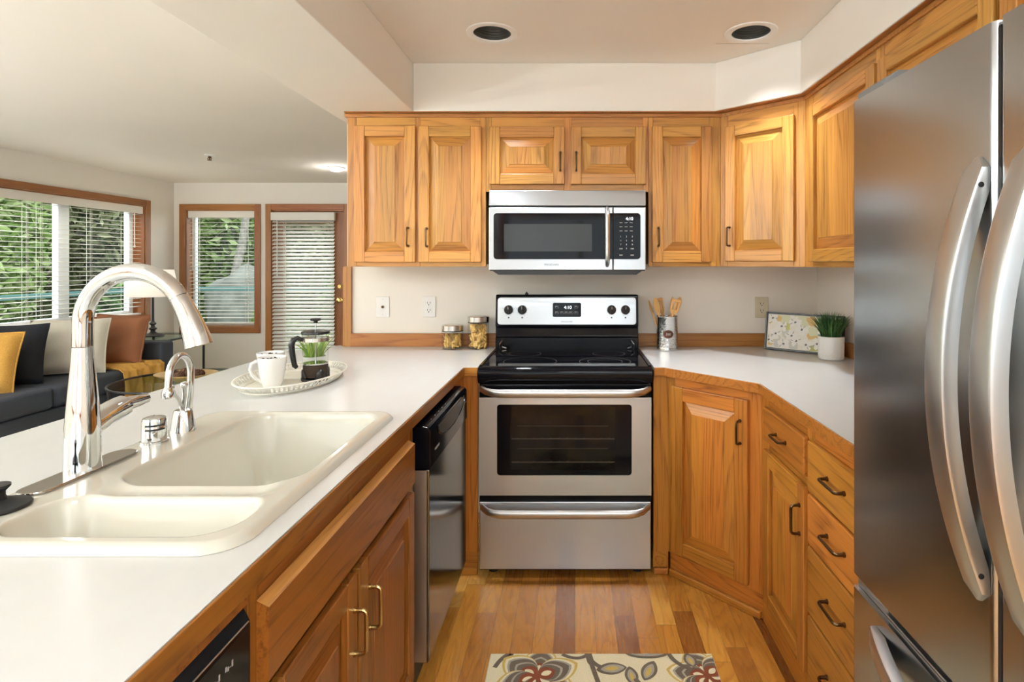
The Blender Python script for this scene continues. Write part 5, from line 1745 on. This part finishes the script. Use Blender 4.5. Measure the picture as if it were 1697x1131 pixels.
# ================================================================== rug
t = thing('kitchen_rug', 'cream tufted rug with brown and gold flower scrolls on the oak floor', 'rug', (.09, 1.40, 0))
rm = [noisy('rug_cream', (.70, .63, .42), .12, 300, .95, .6, 500), noisy('rug_grey_brown', (.135, .105, .075), .35, 500, .95, .5, 600), noisy('rug_rust', (.21, .055, .022), .3, 500, .95, .5, 600),
      noisy('rug_gold', (.52, .37, .10), .2, 500, .95, .5, 600), noisy('rug_silver', (.34, .315, .25), .2, 500, .95, .5, 600)]
RXa, RXb, RYa, RYb = -.384, .386, -.60, .563
b = MB().box(RXa, RXb, RYa, RYb, .001, .010, 0)
b.build('pile', rm[0], t, .004, 2)
b = MB()
cnt = [0]
def zz():
    cnt[0] += 1
    return .0102 + cnt[0] * .000012
def inside(p):
    return (min(max(p[0], RXa + .003), RXb - .003), min(max(p[1], RYa + .003), RYb - .003))
def flat(pts, mi):
    z = zz(); pts = [inside(p) for p in pts]
    b.add([(p[0], p[1], z) for p in pts], [list(range(len(pts)))], mi)
def ribbon(pts, wds, mi):
    z = zz(); vs = []
    n = len(pts)
    for i in range(n):
        q0, q1 = pts[max(i - 1, 0)], pts[min(i + 1, n - 1)]
        dx, dy = q1[0] - q0[0], q1[1] - q0[1]; l = math.hypot(dx, dy) or 1
        w_ = wds[i] if isinstance(wds, list) else wds
        for s_ in (-1, 1):
            p = inside((pts[i][0] - s_ * dy / l * w_, pts[i][1] + s_ * dx / l * w_)); vs.append((p[0], p[1], z))
    b.add(vs, [(2 * i, 2 * i + 1, 2 * i + 3, 2 * i + 2) for i in range(n - 1)], mi)
def curve(p0, p1, p2, n=16):
    return [((1 - f) ** 2 * p0[0] + 2 * f * (1 - f) * p1[0] + f * f * p2[0], (1 - f) ** 2 * p0[1] + 2 * f * (1 - f) * p1[1] + f * f * p2[1]) for f in [k / n for k in range(n + 1)]]
def petal(cx, cy, L, w, a, mi):
    pts = []
    for k in range(15):
        f = k / 14; pts.append((L * f, w * math.sin(PI * f) ** .7))
    for k in range(13, 0, -1):
        f = k / 14; pts.append((L * f, -w * math.sin(PI * f) ** .7))
    flat([(cx + x * math.cos(a) - y * math.sin(a), cy + x * math.sin(a) + y * math.cos(a)) for x, y in pts], mi)
def flower(cx, cy, r, a0=0.0, n=5):
    for k in range(n):
        a = a0 + 2 * PI * k / n
        for f, mi in ((1.28, 3), (1.18, 0), (1.08, 4), (1.0, 1), (.80, 4), (.72, 1), (.55, 2)):
            petal(cx, cy, r * f, r * .40 * f ** .8, a, mi)
        petal(cx + r * .12 * math.cos(a), cy + r * .12 * math.sin(a), r * .33, r * .10, a, 0)
    flat([(cx + r * .14 * math.cos(2 * PI * k / 10), cy + r * .14 * math.sin(2 * PI * k / 10)) for k in range(10)], 2)
def leafm(cx, cy, L, w, a, inner=3):
    petal(cx, cy, L, w, a, 1); petal(cx + L * .1 * math.cos(a), cy + L * .1 * math.sin(a), L * .75, w * .62, a, 4); petal(cx + L * .18 * math.cos(a), cy + L * .18 * math.sin(a), L * .5, w * .32, a, inner)
# far edge of the rug as seen, then the same scrolls towards the camera
yt = RYb
ribbon(curve((-.36, yt - .07), (-.34, yt - .01), (-.31, yt), 12) + curve((-.31, yt), (-.33, yt - .08), (-.28, yt - .14), 12), .008, 1)
flower(-.215, yt - .110, .115, PI / 2 - .1, 6)
ribbon(curve((-.135, yt - .006), (-.08, yt - .045), (-.045, yt - .006), 14), .007, 1)
ribbon(curve((-.045, yt), (-.035, yt - .06), (.0, yt - .20), 16), [.012] * 6 + [.008] * 11, 1)
ribbon(curve((-.038, yt - .03), (-.01, yt - .085), (.05, yt - .075), 14), .008, 1)
petal(-.02, yt - .082, .105, .028, .12, 1); petal(-.005, yt - .080, .082, .019, .12, 4); petal(.008, yt - .078, .05, .010, .12, 3)
flat([(.16 + .075 * math.cos(a_ / 12 * PI + PI), yt + .027 * math.sin(a_ / 12 * PI + PI)) for a_ in range(13)], 1)
flat([(.16 + .060 * math.cos(a_ / 12 * PI + PI), yt + .016 * math.sin(a_ / 12 * PI + PI)) for a_ in range(13)], 4)
leafm(.135, yt - .13, .10, .026, PI / 2 - .45)
leafm(.100, yt - .15, .085, .022, PI / 2 + .1)
flower(.345, yt - .110, .105, PI / 2 + .3, 6)
ribbon(curve((.235, yt - .005), (.25, yt - .06), (.30, yt - .08), 12), .008, 1)
leafm(.31, yt - .07, .07, .022, PI / 2 + .2)
for k, (cx, cy, r) in enumerate(((-.05, .20, .13), (-.26, .02, .12), (.22, .05, .13), (-.02, -.22, .13), (.27, -.34, .12), (-.26, -.40, .13))):
    flower(cx, cy, r, k * .7, 6)
    ribbon(curve((cx + r, cy), (cx + r * 1.8, cy + .10), (cx + r * 1.2, cy + .24), 14), .008, 1)
    leafm(cx - r * 1.1, cy + .06, .09, .024, 2.3 + k)
b.build('tufted_pattern', rm, t, recalc=False)

# ================================================================== living room


def pillow(name, label, loc, rot, w, h, th, m, group, pinch=.10, seed=0, seam=True):
    rg = random.Random(seed)
    t = thing(name, label, 'pillow', loc, 0, group, rot)
    n = 18
    b = MB()
    def pt(i, j, s_):
        u, v = -1 + 2 * i / n, -1 + 2 * j / n
        pu = 1 - pinch * (1 - v * v) * (abs(u) ** 3) * .6
        pv = 1 - pinch * (1 - u * u) * (abs(v) ** 3) * .6
        k = max(0, (1 - u ** 4) * (1 - v ** 4)) ** .5
        wr = .006 * math.sin(5 * u + 3 * v + seed) + .005 * math.sin(9 * v - 4 * u + seed)
        return (u * w / 2 * pu, s_ * (th / 2 * k + wr * k), h / 2 + v * h / 2 * pv)
    for s_ in (-1, 1):
        vs = [pt(i, j, s_) for j in range(n + 1) for i in range(n + 1)]
        b.add(vs, [(j * (n + 1) + i, j * (n + 1) + i + 1, (j + 1) * (n + 1) + i + 1, (j + 1) * (n + 1) + i) for j in range(n) for i in range(n)], 0, True)
    b.build('cushion_body', m, t, sharp=180)
    if seam:
        L = [pt(i, 0, 1) for i in range(n)] + [pt(n, j, 1) for j in range(n)] + [pt(n - i, n, 1) for i in range(n)] + [pt(0, n - j, 1) for j in range(n)]
        MB().tube(L, .006, 6, closed=True).build('piping', m, t)
    return t


SFX = -3.86
t = thing('sofa', 'charcoal blue sofa under the side window', 'sofa', (-4.3, 4.3, 0))
lsf = t.location
bw(MB().box(-4.74, SFX - .01, 2.92, 5.43, .07, .29), 'base', M['sofa'], t, bevel=.02)
for y0, y1 in ((3.10, 4.18), (4.19, 5.265)):
    bw(MB().box(-4.50, SFX + .01, y0, y1, .295, .455), 'seat_cushion', M['sofa'], t, bevel=.035, seg=4)
    bw(MB().prism([(-4.66, .46), (-4.44, .46), (-4.56, .80), (-4.70, .80)], y0 + .01, y1 - .01, 'y'), 'back_cushion', M['sofa'], t, bevel=.045, seg=4)
bw(MB().box(-4.75, -4.665, 2.92, 5.43, .29, .76), 'back_frame', M['sofa'], t, bevel=.03, seg=3)
for y0, y1 in ((2.90, 3.08), (5.28, 5.44)):
    bw(MB().box(-4.745, SFX, y0, y1, .10, .635), 'arm', M['sofa'], t, bevel=.03, seg=3)
for x in (-4.66, -3.94):
    for y in (3.0, 5.36):
        bw(MB().lathe([(.018, 0), (.028, .07)], (x, y, 0), 12), 'leg', M['iron'], t)
pr = -PI / 2
G = 'pillows on the charcoal sofa'
pillow('throw_pillow', 'rust brown square pillow leaning on the far arm of the sofa', (-4.13, 5.045, .458), (math.radians(-14), .03, .06), .46, .46, .17, M['rust'], G, seed=1)
pillow('throw_pillow', 'orange-brown pillow half hidden between the ivory and rust pillows', (-4.40, 5.19, .462), (math.radians(-5), 0, .1), .36, .42, .06, M['rust'], G, seed=6)
pillow('throw_pillow', 'ivory linen square pillow in the middle of the sofa', (-4.19, 4.63, .458), (math.radians(-16), 0, .38), .54, .46, .16, M['ivory'], G, seed=2)
pillow('throw_pillow', 'black-navy pillow between the ivory and mustard pillows', (-4.28, 4.19, .458), (math.radians(-16), 0, .42), .50, .46, .17, M['navy'], G, seed=3)
pillow('throw_pillow', 'mustard yellow pillow at the left edge of the photo on the sofa', (-4.19, 3.90, .458), (math.radians(-16), .05, .42), .46, .44, .17, M['mustard'], G, seed=4)

# mustard throw lying over the far seat and hanging down the front
prof = [(-4.44, .474), (-4.30, .468), (-4.12, .466), (-3.95, .467), (-3.87, .464), (-3.838, .445), (-3.830, .38), (-3.829, .30), (-3.828, .20), (-3.826, .12)]
fine = []
for i in range(len(prof) - 1):
    for k in range(5):
        f = k / 5; fine.append((prof[i][0] * (1 - f) + prof[i + 1][0] * f, prof[i][1] * (1 - f) + prof[i + 1][1] * f))
fine.append(prof[-1])
b = MB(); ny_ = 44; vs = []
for j, (x, z) in enumerate(fine):
    for i in range(ny_ + 1):
        u = i / ny_
        fj = j / len(fine)
        y = 4.80 + .455 * u + (.05 * (1 - fj) - .03) + .012 * math.sin(9 * fj + 3 * u)
        wob = .011 * math.sin(22 * u + 3 * math.sin(4 * fj)) + .007 * math.sin(41 * u + 7 * fj)
        lift = .013 + wob
        if x > -3.86:
            vs.append((x + lift, y, z))
        else:
            vs.append((x, y, z + lift))
b.add(vs, [(j * (ny_ + 1) + i, j * (ny_ + 1) + i + 1, (j + 1) * (ny_ + 1) + i + 1, (j + 1) * (ny_ + 1) + i) for j in range(len(fine) - 1) for i in range(ny_)], 0, True)
t = thing('throw_blanket', 'mustard knitted throw draped over the far end of the sofa seat', 'blanket', (-4.0, 5.0, .46))
o = bw(b, 'cloth', M['mustard'], t, sharp=180); s_ = o.modifiers.new('thick', 'SOLIDIFY'); s_.thickness = .008

# side table and lamp in the corner
t = thing('side_table', 'black iron side table with glass top between sofa and far wall', 'side table', (-4.36, 5.93, 0))
MB().box(-.30, .30, -.30, .30, .606, .614).build('glass_top', M['tableglass'], t, .003)
b = MB(); rect_frame(b, -.27, .27, -.27, .27, .03, .590, .605, 'x', (0, 0)); b.v = [(p[1], p[2], p[0]) for p in b.v]; b.build('top_frame', M['iron'], t, .003)
for x in (-.275, .275):
    for y in (-.275, .275):
        MB().tube([(x, y, 0), (x, y, .592)], .012, 8).build('leg', M['iron'], t)
MB().box(-.27, .27, -.27, .27, .20, .208).build('shelf', M['iron'], t)
t = thing('table_lamp', 'black turned table lamp with white shade on the corner side table', 'lamp', (-4.40, 5.88, .6145))
MB().lathe([(0, 0), (.100, 0), (.102, .008), (.085, .018), (.040, .030), (.022, .045), (.020, .060), (.034, .072), (.036, .082), (.020, .094), (.016, .110), (.030, .125), (.030, .134), (.014, .150), (.012, .170), (.011, .42), (.0, .42)], seg=28).build('base', M['iron'], t)
MB().tube([(0, 0, .42), (0, 0, .70)], .005, 8).build('stem', M['iron'], t)
MB().ball((0, 0, .56), .032, 14, 10).build('bulb', M['lampon'], t)
o = MB().lathe([(.228, .415), (.182, .690)], seg=44, cap0=False, cap1=False).build('lamp_shade', M['shade'], t); s_ = o.modifiers.new('thick', 'SOLIDIFY'); s_.thickness = .003
b = MB()
for k in range(3):
    b.tube([(0, 0, .685), (.18 * math.cos(k * 2.094), .18 * math.sin(k * 2.094), .685)], .0025, 5)
b.build('shade_spider', M['iron'], t)
MB().tube([(.05, -.06, .50), (.05, -.06, .36)], .002, 5).build('pull_chain', M['iron'], t)
d = bpy.data.lights.new('table_lamp_bulb', 'POINT'); d.energy = 5; d.color = (1, .86, .66); d.shadow_soft_size = .04
o = bpy.data.objects.new('table_lamp_bulb', d); COL.objects.link(o); o.location = (-4.40, 5.88, .6145 + .60)

# round glass coffee table with wooden bowl of seed pods
t = thing('coffee_table', 'round glass coffee table with thin black rim in front of the sofa', 'coffee table', (-3.15, 4.52, 0))
MB().lathe([(0, .432), (.462, .432), (.462, .440), (0, .440)], seg=64).build('glass_top', M['tableglass'], t)
MB().tube([(.468 * math.cos(2 * PI * k / 72), .468 * math.sin(2 * PI * k / 72), .434) for k in range(72)], .009, 8, closed=True).build('rim', M['iron'], t)
for k in range(4):
    a = PI / 4 + k * PI / 2
    MB().tube([(.46 * math.cos(a), .46 * math.sin(a), .43), (.42 * math.cos(a), .42 * math.sin(a), 0)], .011, 8).build('leg', M['iron'], t)
MB().tube([(.44 * math.cos(2 * PI * k / 60), .44 * math.sin(2 * PI * k / 60), .16) for k in range(60)], .007, 8, closed=True).build('stretcher', M['iron'], t)
bx, by, bz = -3.06, 4.44, .441
t = thing('wooden_bowl', 'wide shallow pale wooden bowl on the glass coffee table', 'bowl', (bx, by, bz))
MB().lathe([(0, 0), (.07, 0), (.075, .006), (.15, .030), (.225, .062), (.228, .066), (.222, .067), (.14, .038), (.05, .016), (0, .014)], seg=56, sx=1, sy=.75).build('shell', M['bowl'], t, sharp=60)
rg = random.Random(8)
for k, (x, y, s_, lb) in enumerate(((-.09, -.01, .042, 'leftmost brown seed pod in the wooden bowl'), (-.03, .03, .040, 'brown seed pod at the back left of the wooden bowl'), (-.025, -.045, .038, 'brown seed pod at the front of the wooden bowl'),
                                   (.035, .0, .044, 'large brown seed pod in the middle of the wooden bowl'), (.085, .035, .036, 'small brown seed pod at the back right of the wooden bowl'), (.10, -.03, .040, 'rightmost brown seed pod in the wooden bowl'))):
    b = MB()
    for q in range(9):
        for w_ in range(7):
            a = w_ * .898 + q * .45
            f = q / 8
            r_ = s_ * (math.sin(PI * (.12 + .80 * f)) * .8)
            b.ball((r_ * math.cos(a), r_ * math.sin(a), -s_ * .8 + 1.6 * s_ * f), s_ * .28, 6, 4, scale=(1, 1, .5))
    b.move(Matrix.Rotation(rg.uniform(.7, 1.5), 4, 'X') @ Matrix.Rotation(rg.uniform(0, 3), 4, 'Z'))
    o = b.build('seed_pod', M['cone'], loc=(bx + x, by + y, bz + .052 + .012 * (k % 2)))
    tag(o, lb, 'seed pod', 'seed pods in the bowl')

# ------------------------------------------------------------------ added uplighter floor lamps, out of frame, filling the room with bounced light
for k, (x, y, pw, lb) in enumerate(((-2.1, -1.5, 140, 'added black fill uplighter in front of the rear windows'), (-3.6, -.6, 110, 'added black fill uplighter in the dining end'), (-4.35, .9, 185, 'added black fill uplighter beside the near end of the sofa'), (.95, -1.3, 80, 'added black fill uplighter against the right kitchen wall'))):
    t = thing('added_floor_lamp', lb, 'lamp', (x, y, 0))
    MB().lathe([(0, 0), (.14, 0), (.14, .02), (.02, .035), (.013, .05), (.013, 1.60), (0, 1.60)], seg=28).build('stand', M['iron'], t)
    o = MB().lathe([(.03, 1.60), (.10, 1.63), (.17, 1.70), (.172, 1.70), (.10, 1.625), (.03, 1.594)], seg=36, cap0=False, cap1=False).build('bowl_shade', M['iron'], t)
    MB().ball((0, 0, 1.645), .03, 12, 8).build('bulb', M['lampon'], t)
    d = bpy.data.lights.new('uplighter', 'AREA'); d.shape = 'DISK'; d.size = .30; d.energy = pw; d.color = (.85, .94, 1.0)
    o = bpy.data.objects.new('uplighter', d); COL.objects.link(o); o.location = (x, y, 1.705); o.rotation_euler = (PI, 0, 0)

d = bpy.data.lights.new('ceiling_light_lamp', 'POINT'); d.energy = 3; d.color = (1, .96, .9); d.shadow_soft_size = .06
o = bpy.data.objects.new('ceiling_light_lamp', d); COL.objects.link(o); o.location = (-2.43, 5.74, CEIL - .12)
